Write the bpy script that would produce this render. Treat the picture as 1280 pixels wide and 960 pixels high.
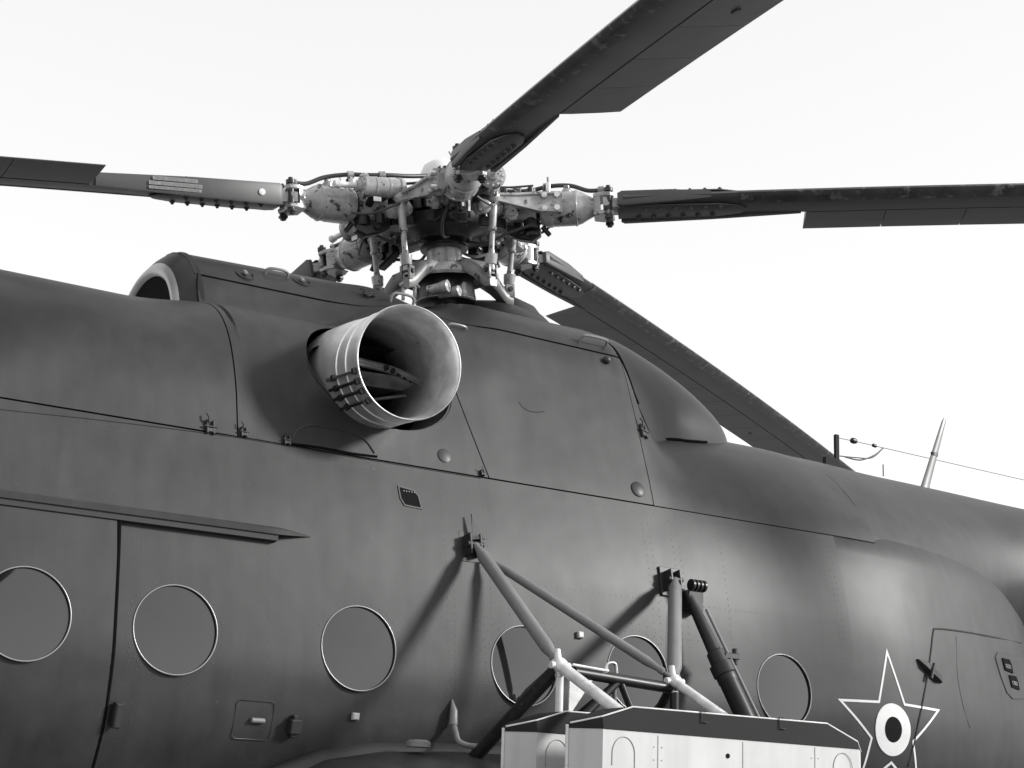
import bpy, bmesh, math, random
import numpy as np
from mathutils import Vector, Matrix
random.seed(7)
for o in list(bpy.data.objects): bpy.data.objects.remove(o)
SC = bpy.context.scene
COL = SC.collection
R = math.radians

# ------------------------------------------------------------------ camera, sky, sun, exposure
CAM = Vector((-4.842, -8.003, 1.136))
right = Vector((.825, -.564, .032)).normalized()
fwd = Vector((.540, .804, .250)); fwd = (fwd - right * fwd.dot(right)).normalized()
up = right.cross(fwd)
cam = bpy.data.cameras.new('camera'); co = bpy.data.objects.new('camera', cam); COL.objects.link(co)
mw = Matrix((right, up, -fwd)).transposed().to_4x4(); mw.translation = CAM
co.matrix_world = mw
cam.sensor_width = 36; cam.lens = 36 * 2200 / 1280; cam.clip_start = .05; cam.clip_end = 5000
SC.camera = co

SUN_AZ = 40        # degrees from aft (+x) towards the camera side (-y)
SUN_EL = 23
sd = Vector((math.cos(R(SUN_AZ)) * math.cos(R(SUN_EL)), -math.sin(R(SUN_AZ)) * math.cos(R(SUN_EL)), math.sin(R(SUN_EL))))
sun = bpy.data.lights.new('sun', 'SUN'); sun.energy = 1.3; sun.angle = R(8); sun.color = (1, .99, .98)
so = bpy.data.objects.new('sun', sun); COL.objects.link(so)
so.rotation_euler = sd.to_track_quat('Z', 'Y').to_euler()

W = bpy.data.worlds.new('World'); SC.world = W; W.use_nodes = True
nt = W.node_tree; bg = nt.nodes['Background']
sky = nt.nodes.new('ShaderNodeTexSky'); sky.sky_type = 'NISHITA'; sky.sun_disc = False
sky.sun_elevation = R(SUN_EL); sky.sun_rotation = math.atan2(sd.x, sd.y)
sky.air_density = 1.0; sky.dust_density = 1.0; sky.ozone_density = 1.0
bw = nt.nodes.new('ShaderNodeRGBToBW')
pw = nt.nodes.new('ShaderNodeMath'); pw.operation = 'POWER'; pw.inputs[1].default_value = .25     # thin even overcast
ml = nt.nodes.new('ShaderNodeMath'); ml.operation = 'MULTIPLY'; ml.inputs[1].default_value = 1.60
nt.links.new(sky.outputs[0], bw.inputs[0]); nt.links.new(bw.outputs[0], pw.inputs[0]); nt.links.new(pw.outputs[0], ml.inputs[0]); nt.links.new(ml.outputs[0], bg.inputs[0])
bg.inputs[1].default_value = .15
SC.view_settings.view_transform = 'Standard'; SC.view_settings.look = 'None'
SC.view_settings.gamma = 1; SC.view_settings.exposure = 1.75

# ------------------------------------------------------------------ materials
def material(name, base, rough=.5, metal=0., var=.12, vscale=3., bump=.0, bscale=60., spec=.5, streak=0., spot=None, coat=0., crough=.12):
    m = bpy.data.materials.new(name); m.use_nodes = True
    t = m.node_tree; b = t.nodes['Principled BSDF']; L = t.links
    tc = t.nodes.new('ShaderNodeTexCoord')
    n = t.nodes.new('ShaderNodeTexNoise'); n.inputs['Scale'].default_value = vscale; n.inputs['Detail'].default_value = 8; n.inputs['Roughness'].default_value = .62
    L.new(tc.outputs['Object'], n.inputs['Vector'])
    mr = t.nodes.new('ShaderNodeMapRange'); mr.inputs['From Min'].default_value = .3; mr.inputs['From Max'].default_value = .7
    mr.inputs['To Min'].default_value = base * (1 - var); mr.inputs['To Max'].default_value = base * (1 + var)
    L.new(n.outputs[0], mr.inputs['Value'])
    out = mr.outputs[0]
    if streak:
        mp = t.nodes.new('ShaderNodeMapping'); mp.inputs['Scale'].default_value = (14, 14, 1.1)
        n2 = t.nodes.new('ShaderNodeTexNoise'); n2.inputs['Scale'].default_value = 1.; n2.inputs['Detail'].default_value = 5
        L.new(tc.outputs['Object'], mp.inputs[0]); L.new(mp.outputs[0], n2.inputs['Vector'])
        m2 = t.nodes.new('ShaderNodeMapRange'); m2.inputs['From Min'].default_value = .35; m2.inputs['From Max'].default_value = .7
        m2.inputs['To Min'].default_value = 1 + streak; m2.inputs['To Max'].default_value = 1 - streak
        L.new(n2.outputs[0], m2.inputs['Value'])
        mu = t.nodes.new('ShaderNodeMath'); mu.operation = 'MULTIPLY'; L.new(out, mu.inputs[0]); L.new(m2.outputs[0], mu.inputs[1]); out = mu.outputs[0]
    if spot:   # (scale, threshold, value)  chipped or soiled patches
        n3 = t.nodes.new('ShaderNodeTexNoise'); n3.inputs['Scale'].default_value = spot[0]; n3.inputs['Detail'].default_value = 9; n3.inputs['Roughness'].default_value = .68
        L.new(tc.outputs['Object'], n3.inputs['Vector'])
        m3 = t.nodes.new('ShaderNodeMapRange'); m3.inputs['From Min'].default_value = spot[1]; m3.inputs['From Max'].default_value = spot[1] + .035
        L.new(n3.outputs[0], m3.inputs['Value'])
        mx = t.nodes.new('ShaderNodeMix'); L.new(m3.outputs[0], mx.inputs[0]); L.new(out, mx.inputs[2]); mx.inputs[3].default_value = spot[2]; out = mx.outputs[0]
    L.new(out, b.inputs['Base Color'])
    b.inputs['Roughness'].default_value = rough; b.inputs['Metallic'].default_value = metal
    b.inputs['Specular IOR Level'].default_value = spec
    if coat: b.inputs['Coat Weight'].default_value = coat; b.inputs['Coat Roughness'].default_value = crough
    # roughness variation
    mrr = t.nodes.new('ShaderNodeMapRange'); mrr.inputs['To Min'].default_value = max(.02, rough - .08); mrr.inputs['To Max'].default_value = min(1, rough + .1)
    L.new(n.outputs[0], mrr.inputs['Value']); L.new(mrr.outputs[0], b.inputs['Roughness'])
    if bump:
        nb = t.nodes.new('ShaderNodeTexNoise'); nb.inputs['Scale'].default_value = bscale; nb.inputs['Detail'].default_value = 3
        L.new(tc.outputs['Object'], nb.inputs['Vector'])
        bp = t.nodes.new('ShaderNodeBump'); bp.inputs['Strength'].default_value = bump; bp.inputs['Distance'].default_value = .004
        L.new(nb.outputs[0], bp.inputs['Height'])
        # large soft oil-canning of sheet metal
        nc = t.nodes.new('ShaderNodeTexNoise'); nc.inputs['Scale'].default_value = 2.6; nc.inputs['Detail'].default_value = 2
        L.new(tc.outputs['Object'], nc.inputs['Vector'])
        b2 = t.nodes.new('ShaderNodeBump'); b2.inputs['Strength'].default_value = .34; b2.inputs['Distance'].default_value = .02
        L.new(nc.outputs[0], b2.inputs['Height']); L.new(bp.outputs[0], b2.inputs['Normal'])
        L.new(b2.outputs[0], b.inputs['Normal'])
    return m
M = {}
M['paint'] = material('olive_matt_paint', .027, .48, var=.30, vscale=3.0, bump=.04, bscale=260, streak=.14, spot=(19., .67, .046), spec=.28, coat=.09, crough=.28)
M['paint_rivet'] = material('painted_rivet', .022, .45)
M['liner'] = material('dark_gap', .005, .95, spec=.05)
M['rubber'] = material('rubber_seal', .02, .6)
M['rim'] = material('pale_window_bead', .30, .3, metal=.6)
M['hub'] = material('pale_grey_enamel', .31, .26, var=.32, vscale=11, spot=(20., .575, .025), coat=.5)
M['plate'] = material('swashplate_enamel', .20, .4, var=.3, vscale=9, spot=(16., .58, .03))
M['hubdark'] = material('greasy_dark_steel', .013, .38, var=.5, vscale=20, spot=(24., .64, .12))
M['steel'] = material('bright_steel', .62, .3, metal=1, var=.1, vscale=30)
M['tube'] = material('brushed_exhaust_steel', .88, .30, metal=.75, var=.10, vscale=5, streak=.1)
M['tubein'] = material('sooty_exhaust_steel', .55, .33, metal=1, var=.5, vscale=4, spot=(8., .60, .12))
def soot_shade(name):  # soot stains, plus interior shade painted in, darker with depth
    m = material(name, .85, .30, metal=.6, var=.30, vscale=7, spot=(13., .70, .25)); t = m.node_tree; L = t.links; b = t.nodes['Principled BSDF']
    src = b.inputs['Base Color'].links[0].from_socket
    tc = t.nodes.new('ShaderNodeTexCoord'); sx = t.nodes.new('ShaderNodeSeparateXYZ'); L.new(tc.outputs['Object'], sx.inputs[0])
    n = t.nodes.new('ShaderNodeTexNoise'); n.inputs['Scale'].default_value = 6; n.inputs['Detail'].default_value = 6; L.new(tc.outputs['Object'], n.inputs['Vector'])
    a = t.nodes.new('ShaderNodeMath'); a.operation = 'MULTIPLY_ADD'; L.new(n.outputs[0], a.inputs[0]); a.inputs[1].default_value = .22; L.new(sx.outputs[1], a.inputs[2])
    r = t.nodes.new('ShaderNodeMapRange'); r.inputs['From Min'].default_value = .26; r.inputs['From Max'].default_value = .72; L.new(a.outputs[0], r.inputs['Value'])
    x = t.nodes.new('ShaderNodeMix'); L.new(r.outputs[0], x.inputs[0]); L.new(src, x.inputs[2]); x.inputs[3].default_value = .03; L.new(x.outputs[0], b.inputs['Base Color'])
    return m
M['sootgrad'] = soot_shade('soot_stained_liner')
M['pipe'] = material('burnt_pipe', .07, .45, metal=.7, var=.4, vscale=15)
M['soot'] = material('soot', .008, .9, var=.4, spec=.08)  # near-black fill that paints the shade inside holes, vents and intake
M['hose'] = material('rubber_hose', .045, .45)
M['blade'] = material('blade_paint', .056, .45, var=.16, vscale=3, bump=.05, bscale=200)
M['blade_le'] = material('worn_leading_edge', .035, .35, var=.6, vscale=9, spot=(17., .56, .12))
M['white'] = material('light_underside_paint', .46, .45, var=.06, vscale=4, streak=.07, spot=(18., .72, .22))
M['whitemark'] = material('white_marking', .74, .55, var=.08, vscale=9, spot=(34., .70, .25))
M['lid'] = material('dark_lid_paint', .016, .75, spec=.2, var=.15, vscale=6, spot=(20., .72, .07))
M['blackmark'] = material('black_marking', .006, .8, spec=.15)
M['strut'] = material('strut_paint', .18, .35, var=.12, vscale=8, spot=(20., .68, .25))
M['strutwhite'] = material('white_strut_paint', .66, .3, var=.22, vscale=16, spot=(24., .62, .12))
M['ground'] = material('worn_apron_concrete', .22, .9, var=.2, vscale=.6)
M['glass'] = material('dark_window_glass', .012, .04, var=.3, spec=1.0)
M['glass'].node_tree.nodes['Principled BSDF'].inputs['Roughness'].default_value = .03
for l in list(M['glass'].node_tree.links):
    if l.to_socket.name == 'Roughness': M['glass'].node_tree.links.remove(l)

# ------------------------------------------------------------------ mesh helpers
def link(o, parent=None, kind=None, label=None):
    COL.objects.link(o)
    if parent: o.parent = parent
    if kind: o['kind'] = kind
    if label: o['label'] = label
    return o
def mesh_from(name, V, F, mat, ang=35):
    me = bpy.data.meshes.new(name)
    me.from_pydata([tuple(v) for v in V], [], [tuple(f) for f in F]); me.validate()
    for m in (mat if isinstance(mat, (list, tuple)) else [mat]): me.materials.append(m)
    me.polygons.foreach_set('use_smooth', [True] * len(me.polygons))
    me.set_sharp_from_angle(angle=R(ang)); me.update()
    return me
def basis(d):
    d = Vector(d).normalized(); a = Vector((0, 0, 1)) if abs(d.z) < .9 else Vector((1, 0, 0))
    u = d.cross(a).normalized(); return d, u, d.cross(u)
class MB:
    def __init__(s): s.V = []; s.F = []
    def add(s, V, F, mt=None):
        n = len(s.V)
        for v in V:
            v = Vector(v); s.V.append(mt @ v if mt else v)
        s.F += [tuple(i + n for i in f) for f in F]; return s
    def rings(s, rings, close=True, cap=True):
        n = len(rings[0]); V = [v for r in rings for v in r]; F = []
        for i in range(len(rings) - 1):
            for j in range(n if close else n - 1):
                k = (j + 1) % n
                F.append((i * n + j, i * n + k, (i + 1) * n + k, (i + 1) * n + j))
        if cap: F.append(tuple(reversed(range(n)))); F.append(tuple((len(rings) - 1) * n + j for j in range(n)))
        return s.add(V, F)
    def lathe(s, o, d, prof, n=20, cap=True, sq=1.):
        o = Vector(o); d, u, w = basis(d)
        return s.rings([[o + d * t + (u * math.cos(2 * math.pi * j / n) + w * math.sin(2 * math.pi * j / n) * sq) * r for j in range(n)] for t, r in prof], cap=cap)
    def cyl(s, a, b, r, r2=None, n=16):
        a = Vector(a); b = Vector(b); L = (b - a).length
        r2 = r if r2 is None else r2; c = min(.12 * r, .15 * L, .006)
        return s.lathe(a, b - a, [(0, r - c), (c, r), (L - c, r2), (L, r2 - c)], n)
    def tube(s, P, r, n=10, rr=None):
        P = [Vector(p) for p in P]; rings = []
        pu = None
        for i, p in enumerate(P):
            t = (P[min(i + 1, len(P) - 1)] - P[max(i - 1, 0)]).normalized()
            if pu is None: _, pu, _w = basis(t)
            pu = (pu - t * pu.dot(t)).normalized(); w = t.cross(pu)
            q = rr[i] if rr else r
            rings.append([p + (pu * math.cos(2 * math.pi * j / n) + w * math.sin(2 * math.pi * j / n)) * q for j in range(n)])
        return s.rings(rings)
    def prism(s, poly, mt, t, bev=.0):
        """poly in local xy, extruded z from 0..t, with a small bevel"""
        c = Vector((sum(p[0] for p in poly) / len(poly), sum(p[1] for p in poly) / len(poly)))
        def ring(z, k): return [mt @ Vector((c.x + (p[0] - c.x) * k, c.y + (p[1] - c.y) * k, z)) for p in poly]
        k = .94 if bev else 1
        rs = [ring(0, k), ring(bev, 1), ring(t - bev, 1), ring(t, k)] if bev else [ring(0, 1), ring(t, 1)]
        return s.rings(rs)
    def box(s, c, size, ax=None, bev=.004):
        c = Vector(c); X, Y, Z = ax if ax else (Vector((1, 0, 0)), Vector((0, 1, 0)), Vector((0, 0, 1)))
        a, b, h = size[0] / 2, size[1] / 2, size[2] / 2
        bev = min(bev, a * .4, b * .4, h * .4)
        def ring(z, d): return [c + X * x + Y * y + Z * z for x, y in ((-a + d, -b + d), (a - d, -b + d), (a - d, b - d), (-a + d, b - d))]
        return s.rings([ring(-h, bev), ring(-h + bev, 0), ring(h - bev, 0), ring(h, bev)])
    def sphere(s, c, r, n=12, m=8, d=(0, 0, 1), sc=1.):
        return s.lathe(c, d, [(-r * sc * math.cos(math.pi * i / m), max(1e-4, r * math.sin(math.pi * i / m))) for i in range(m + 1)], n)
    def torus(s, c, d, Rr, r, n=28, m=8):
        c = Vector(c); d, u, w = basis(d); rings = []
        for i in range(n + 1):
            a = 2 * math.pi * i / n; e = u * math.cos(a) + w * math.sin(a)
            rings.append([c + e * Rr + (e * math.cos(2 * math.pi * j / m) + d * math.sin(2 * math.pi * j / m)) * r for j in range(m)])
        return s.rings(rings, cap=False)
    def build(s, name, mat, parent=None, ang=35, **k):
        me = mesh_from(name, s.V, s.F, mat, ang)
        bm = bmesh.new(); bm.from_mesh(me); bmesh.ops.recalc_face_normals(bm, faces=bm.faces); bm.to_mesh(me); bm.free()
        me.set_sharp_from_angle(angle=R(ang))
        return link(bpy.data.objects.new(name, me), parent, **k)
def empty(name, loc=(0, 0, 0), parent=None):
    o = bpy.data.objects.new(name, None); o.location = loc; o.empty_display_size = .2; return link(o, parent)
def place(me, name, mt, parent):
    o = bpy.data.objects.new(name, me); COL.objects.link(o); o.parent = parent; o.matrix_local = mt; return o
def spl(P, n=8):
    P = [Vector(p) for p in P]; out = []
    for i in range(len(P) - 1):
        a, b, c, d = P[max(i - 1, 0)], P[i], P[i + 1], P[min(i + 2, len(P) - 1)]
        for k in range(n):
            t = k / n
            out.append(.5 * ((2 * b) + (c - a) * t + (2 * a - 5 * b + 4 * c - d) * t * t + (3 * b - a - 3 * c + d) * t ** 3))
    return out + [P[-1]]

# ------------------------------------------------------------------ ground
g = MB(); N = 40
V = [(x, y, 0) for x in np.linspace(-1500, 1500, N) for y in np.linspace(-1500, 1500, N)]
g.add(V, [(i * N + j, (i + 1) * N + j, (i + 1) * N + j + 1, i * N + j + 1) for i in range(N - 1) for j in range(N - 1)])
g.build('ground', M['ground'], kind='structure')

# ------------------------------------------------------------------ helicopter skin as a smooth function of station x and angle phi
HELI = empty('helicopter')
HELI['label'] = 'dark military transport helicopter with five bladed main rotor and large round side exhaust'
HELI['category'] = 'helicopter'
ZC = 2.2
PH = np.radians(np.linspace(-90, 90, 181))
def curve_to_r(pts):
    P = np.array([[p.x, p.y] for p in spl([(a, b, 0) for a, b in pts], 12)])
    ph = np.arctan2(P[:, 1] - ZC, np.maximum(P[:, 0], 0)); r = np.hypot(P[:, 0], P[:, 1] - ZC)
    o = np.argsort(ph); return np.interp(PH, ph[o], r[o])
low = [(0, .85), (.5, .89), (.95, 1.1), (1.19, 1.45), (1.25, 1.72), (1.245, 1.95), (1.19, 2.38), (1.085, 2.8)]
eng = low + [(1.02, 3.08), (.9, 3.3), (.66, 3.46), (.35, 3.56), (0, 3.6)]
mid = low + [(1.02, 3.08), (.9, 3.34), (.72, 3.5), (.40, 3.58), (0, 3.6)]
gear = low + [(.99, 3.1), (.88, 3.42), (.80, 3.62), (.68, 3.76), (.42, 3.88), (0, 3.95)]
gear0 = low + [(1.0, 3.1), (.9, 3.40), (.80, 3.58), (.66, 3.70), (.42, 3.80), (0, 3.85)]
def circ(zc, r, lo):
    return lo + [(math.sqrt(max(0, r * r - (z - zc) ** 2)), z) for z in (zc + r * .62, zc + r * .8, zc + r * .93)] + [(0, zc + r)]
aft = circ(2.285, 1.2, low)
def scale(pts, s, dz=0): return [(a * s, ZC + (b - ZC) * s + dz) for a, b in pts]
def lower(w, zt, zb=.85):
    out = []
    for a, b in low:
        k = (b - .85) / (2.8 - .85); out.append((a * w, zb + k * (zt - zb)))
    return out
stations = [(-7.2, scale(low + [(.9, 2.85), (.6, 2.9), (.3, 2.93), (0, 2.95)], .12, -.5)), (-6.9, scale(low + [(.9, 2.85), (.6, 2.9), (.3, 2.93), (0, 2.95)], .55, -.3)),
            (-6.2, scale(low + [(.9, 2.85), (.6, 2.9), (.3, 2.93), (0, 2.95)], .85, -.1)), (-5.0, low + [(.92, 2.98), (.75, 3.12), (.5, 3.22), (.25, 3.27), (0, 3.28)]),
            (-4.2, eng), (-3, eng), (-2, eng), (-1.5, mid), (-1.0, mid), (-.55, gear0), (-.3, gear0), (-.05, gear), (.3, gear), (.66, gear), (1.02, aft), (1.5, aft), (1.95, aft),
            (2.4, circ(2.305, 1.16, lower(.985, 2.79))), (3.0, circ(2.45, .98, lower(.88, 2.72, .95))), (3.5, circ(2.62, .82, lower(.76, 2.62, 1.1))),
            (4.0, circ(2.78, .67, lower(.56, 2.45, 1.35))), (4.6, circ(2.84, .60, lower(.40, 2.35, 1.9))),
            (5.2, circ(2.87, .56, [(0, 2.3), (.2, 2.34), (.38, 2.46), (.5, 2.62), (.54, 2.74)])), (9.0, circ(3.0, .42, [(0, 2.58), (.2, 2.62), (.33, 2.74), (.4, 2.86)]))]
# the aft skin (boom ring above, clamshell below) needs the lower shape to win below the seam
SX = np.array([s[0] for s in stations]); SR = np.array([curve_to_r(s[1]) for s in stations])
XG = np.arange(-7.2, 9.001, .02)
def pchip(x, y, xi):
    h = np.diff(x)[:, None]; d = np.diff(y, axis=0) / h
    m = np.zeros_like(y)
    w1 = 2 * h[1:] + h[:-1]; w2 = h[1:] + 2 * h[:-1]
    s = (d[:-1] * d[1:]) > 0
    with np.errstate(divide='ignore', invalid='ignore'):
        mm = (w1 + w2) / (w1 / d[:-1] + w2 / d[1:])
    m[1:-1] = np.where(s, mm, 0); m[0] = d[0]; m[-1] = d[-1]
    i = np.clip(np.searchsorted(x, xi) - 1, 0, len(x) - 2); t = ((xi - x[i]) / h[i, 0])[:, None]; hh = h[i]
    return ((2 * t**3 - 3 * t**2 + 1) * y[i] + (t**3 - 2 * t**2 + t) * hh * m[i] + (-2 * t**3 + 3 * t**2) * y[i + 1] + (t**3 - t**2) * hh * m[i + 1])
RG = pchip(SX, SR, XG)
# fan housing hump (circle of radius .48 about z=3.45 with upright sides)
def hump_r(w, zt, zlow=2.95):
    pts = [(w, zlow), (w, 3.2), (w, zt - w)] + [(w * math.cos(a), zt - w + w * math.sin(a)) for a in np.linspace(.25, math.pi / 2, 8)]
    P = np.array(pts); ph = np.arctan2(P[:, 1] - ZC, P[:, 0]); r = np.hypot(P[:, 0], P[:, 1] - ZC)
    out = np.interp(PH, ph, r); out[PH < ph[0]] = .4; return out
def smax(a, b, k):
    h = np.clip(.5 + .5 * (a - b) / k, 0, 1); return b * (1 - h) + a * h + k * h * (1 - h)
for i, x in enumerate(XG):
    if -1.605 <= x <= .0:
        t = min(1, max(0, (x + 1.60) / 1.2)); hr = hump_r(.48 + .03 * t, 3.93 + .04 * t)
        f = 1 if x < -.55 else max(0, 1 - (x + .55) / .5)
        RG[i] = np.maximum(RG[i], smax(RG[i], hr - (1 - f) ** 2 * .5, .015 + .145 * min(1, t * 2.2)))
def Rf(x, ph):
    x = np.asarray(x, float); ph = np.asarray(ph, float)
    fx = np.clip((x - XG[0]) / .02, 0, len(XG) - 1.001); i = fx.astype(int); u = fx - i
    fp = np.clip((np.degrees(ph) + 90), 0, 179.999); j = fp.astype(int); v = fp - j
    return (RG[i, j] * (1 - u) + RG[i + 1, j] * u) * (1 - v) + (RG[i, j + 1] * (1 - u) + RG[i + 1, j + 1] * u) * v
def Sp(x, ph, off=0.):
    r = Rf(x, ph); y = -np.cos(ph) * r; z = ZC + np.sin(ph) * r
    if np.any(off):
        e = 1e-2
        a = np.stack([2 * e * np.ones_like(r), *(lambda r1, r0: (-np.cos(ph) * (r1 - r0), np.sin(ph) * (r1 - r0)))(Rf(x + e, ph), Rf(x - e, ph))], -1)
        rp, rm = Rf(x, ph + 2 * e), Rf(x, ph - 2 * e)
        b = np.stack([np.zeros_like(r), -np.cos(ph + 2 * e) * rp + np.cos(ph - 2 * e) * rm, np.sin(ph + 2 * e) * rp - np.sin(ph - 2 * e) * rm], -1)
        n = np.cross(b, a); n /= np.linalg.norm(n, axis=-1, keepdims=True) + 1e-9
        s = np.sign(n[..., 1:2] * -np.cos(ph)[..., None] + n[..., 2:3] * np.sin(ph)[..., None]); n = n * s
        P = np.stack([x * np.ones_like(r), y, z], -1) + n * np.asarray(off)[..., None] if np.ndim(off) else np.stack([x * np.ones_like(r), y, z], -1) + n * off
        return P
    return np.stack([x * np.ones_like(r), y, z], -1)
def phi_of(x, z):
    """angle at which the port skin reaches height z at station x"""
    x = np.asarray(x, float); zz = np.broadcast_to(z, x.shape).astype(float); out = np.empty(x.shape); it = np.nditer([x, zz], flags=['multi_index'])
    for a, b in it:
        r = Rf(np.full(181, float(a)), PH); Z = ZC + np.sin(PH) * r
        out[it.multi_index] = np.interp(float(b), np.maximum.accumulate(Z), PH)
    return out
def skin(x, z, off=0.):
    ph = phi_of(np.array([x]), np.array([z])); return Vector(Sp(np.array([x]), ph, off)[0])
def skin_n(x, z): return (skin(x, z, .02) - skin(x, z, .0001)).normalized()
def grid_mesh(name, X, P, off, thick, mat):
    A = Sp(X, P, off); B = Sp(X, P, off - thick); nu, nv = X.shape
    V = np.concatenate([A.reshape(-1, 3), B.reshape(-1, 3)]); n = nu * nv; F = []
    id = lambda i, j: i * nv + j
    for i in range(nu - 1):
        for j in range(nv - 1):
            F.append((id(i, j), id(i, j + 1), id(i + 1, j + 1), id(i + 1, j))); F.append(tuple(n + q for q in (id(i, j), id(i + 1, j), id(i + 1, j + 1), id(i, j + 1))))
    edge = [id(i, 0) for i in range(nu)] + [id(nu - 1, j) for j in range(1, nv)] + [id(i, nv - 1) for i in range(nu - 2, -1, -1)] + [id(0, j) for j in range(nv - 2, 0, -1)]
    for a, b in zip(edge, edge[1:] + edge[:1]): F.append((a, b, n + b, n + a))
    me = mesh_from(name, V, F, mat, 40)
    bm = bmesh.new(); bm.from_mesh(me); bmesh.ops.recalc_face_normals(bm, faces=bm.faces); bm.to_mesh(me); bm.free(); me.set_sharp_from_angle(angle=R(40))
    return me
def panel(name, xa, xb, pa, pb, mat=None, off=0., thick=.012, gap=.0035, dx=.04, dp=1.6, parent=None, fine=1):
    """port skin panel: xa,xb functions of v or numbers; pa,pb = height in m (number), ('deg',a) or function of x"""
    fa = xa if callable(xa) else (lambda v: xa); fb = xb if callable(xb) else (lambda v: xb)
    nu = max(4, int((fb(.5) - fa(.5)) / dx * fine)); 
    xs = np.linspace(-9, 9, 10)
    def pf(p, x):
        if isinstance(p, tuple): return np.full(x.shape, R(p[1]))
        if callable(p): return phi_of(x, np.vectorize(p)(x))
        return phi_of(x, p)
    xm = np.array([(fa(.5) + fb(.5)) / 2]); nv = max(4, int(math.degrees(float(pf(pb, xm)[0] - pf(pa, xm)[0])) / dp * fine))
    v = np.linspace(0, 1, nv + 1); X = np.empty((nu + 1, nv + 1))
    for j, q in enumerate(v): X[:, j] = np.linspace(fa(q) + gap, fb(q) - gap, nu + 1)
    P0 = pf(pa, X[:, 0]) ; P1 = pf(pb, X[:, -1])
    g0 = 0 if isinstance(pa, tuple) else gap; g1 = 0 if isinstance(pb, tuple) else gap
    P = (P0 + g0)[:, None] * (1 - v) + (P1 - g1)[:, None] * v
    return link(bpy.data.objects.new(name, grid_mesh(name, X, P, off, thick, mat or M['paint'])), parent or HELI)
def cut(o, cutters):
    for c in cutters:
        md = o.modifiers.new('b', 'BOOLEAN'); md.operation = 'DIFFERENCE'; md.object = c; md.solver = 'EXACT'
    dg = bpy.context.evaluated_depsgraph_get(); me = bpy.data.meshes.new_from_object(o.evaluated_get(dg))
    o.modifiers.clear(); old = o.data; o.data = me; bpy.data.meshes.remove(old)
    me.polygons.foreach_set('use_smooth', [True] * len(me.polygons)); me.set_sharp_from_angle(angle=R(40))
def cutter(prims):
    o = prims.build('cutter', M['liner']); return o

SEAM = 2.8
def crest(x):          # upper edge of the hinged side cowls
    return float(np.interp(x, [-1.7, -.8, -.45, -.2, .8], [3.735, 3.73, 3.685, 3.655, 3.645]))
WIN = [(-2.563, 1.919), (-1.922, 1.919), (-1.062, 1.917), (-.184, 1.911), (.483, 1.925), (1.437, 1.915)]
WR = .185
wcut = []
for x, z in WIN:
    p = skin(x, z); n = skin_n(x, z); wcut.append(cutter(MB().cyl(p - n * .15, p + n * .15, WR, n=48)))
# side below the seam
DOORX = -2.2
def doorx(v): return DOORX + .04 * (1 - v)
fs = panel('fuselage_side', -4.3, 1.957, ('deg', -90), SEAM, gap=.003, fine=1.0); cut(fs, wcut)
dr = panel('sliding_door', -3.5, doorx, 1.0, 2.345, off=.022, thick=.018); cut(dr, wcut[:1])
panel('nose_side', -7.19, -4.3, ('deg', -90), SEAM)
panel('engine_cowling', -4.15, lambda v: -1.632 - .02 * v, SEAM, ('deg', 90))
panel('nose_roof', -7.19, -4.15, SEAM, ('deg', 90))
def slx(v): return -.31 - .27 * v
xc = panel('exhaust_cowling', lambda v: -1.632 - .02 * v, slx, SEAM, crest, fine=1.6)
gc = panel('gearbox_cowling', slx, .70, SEAM, crest, fine=1.4)
rc = panel('roof_fairing', -1.60, .70, crest, ('deg', 90), fine=1.5)
panel('aft_roof', .70, 2.30, SEAM, ('deg', 90), fine=1.6, gap=.002)
BOOM = np.array([(2.3, 1.172, 2.30), (2.6, 1.10, 2.37), (3.0, .96, 2.50), (3.5, .77, 2.69), (4.0, .655, 2.80), (4.6, .60, 2.845), (6, .54, 2.90), (9, .40, 3.0)])
bo = MB(); rr = []
for x in np.arange(2.3, 9.0, .05):
    v = pchip(BOOM[:, 0], BOOM[:, 1:], np.array([x]))[0]; rr.append([Vector((x, -v[0] * math.cos(a) * (1 if math.sin(a) > 0 else 1 - .1 * -math.sin(a)), v[1] + v[0] * math.sin(a) * (1 if math.sin(a) > 0 else .93))) for a in np.linspace(0, 2 * math.pi, 120, endpoint=False)])
rr = [[Vector((v.x, v.y * (1 - .07 * min(1, max(0, (2.79 - v.z) / .12)) * min(1, max(0, (3.3 - v.x)))), v.z)) for v in r] for r in rr]
bo.rings(rr); bo.build('tail_boom', M['paint'], HELI, ang=50)
def starb(name, x0, x1, p0, p1):
    nu = max(6, int((x1 - x0) / .08)); nv = max(6, int((p1 - p0) / 4))
    X, P = np.meshgrid(np.linspace(x0, x1, nu + 1), np.radians(np.linspace(p0, p1, nv + 1)), indexing='ij')
    me = grid_mesh(name, X, P, 0, .012, M['paint']); me.transform(Matrix.Scale(-1, 4, (0, 1, 0))); me.flip_normals()
    return link(bpy.data.objects.new(name, me), HELI)
starb('starboard_side', -7.19, 2.30, -90, 90)
# dark inner lining behind the panel joints
X, P = np.meshgrid(np.linspace(-7.1, 1.93, 200), np.radians(np.linspace(-90, 90, 90)), indexing='ij')
lin = link(bpy.data.objects.new('inner_lining', grid_mesh('inner_lining', X, P, -.020, .004, M['liner'])), HELI)

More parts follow.
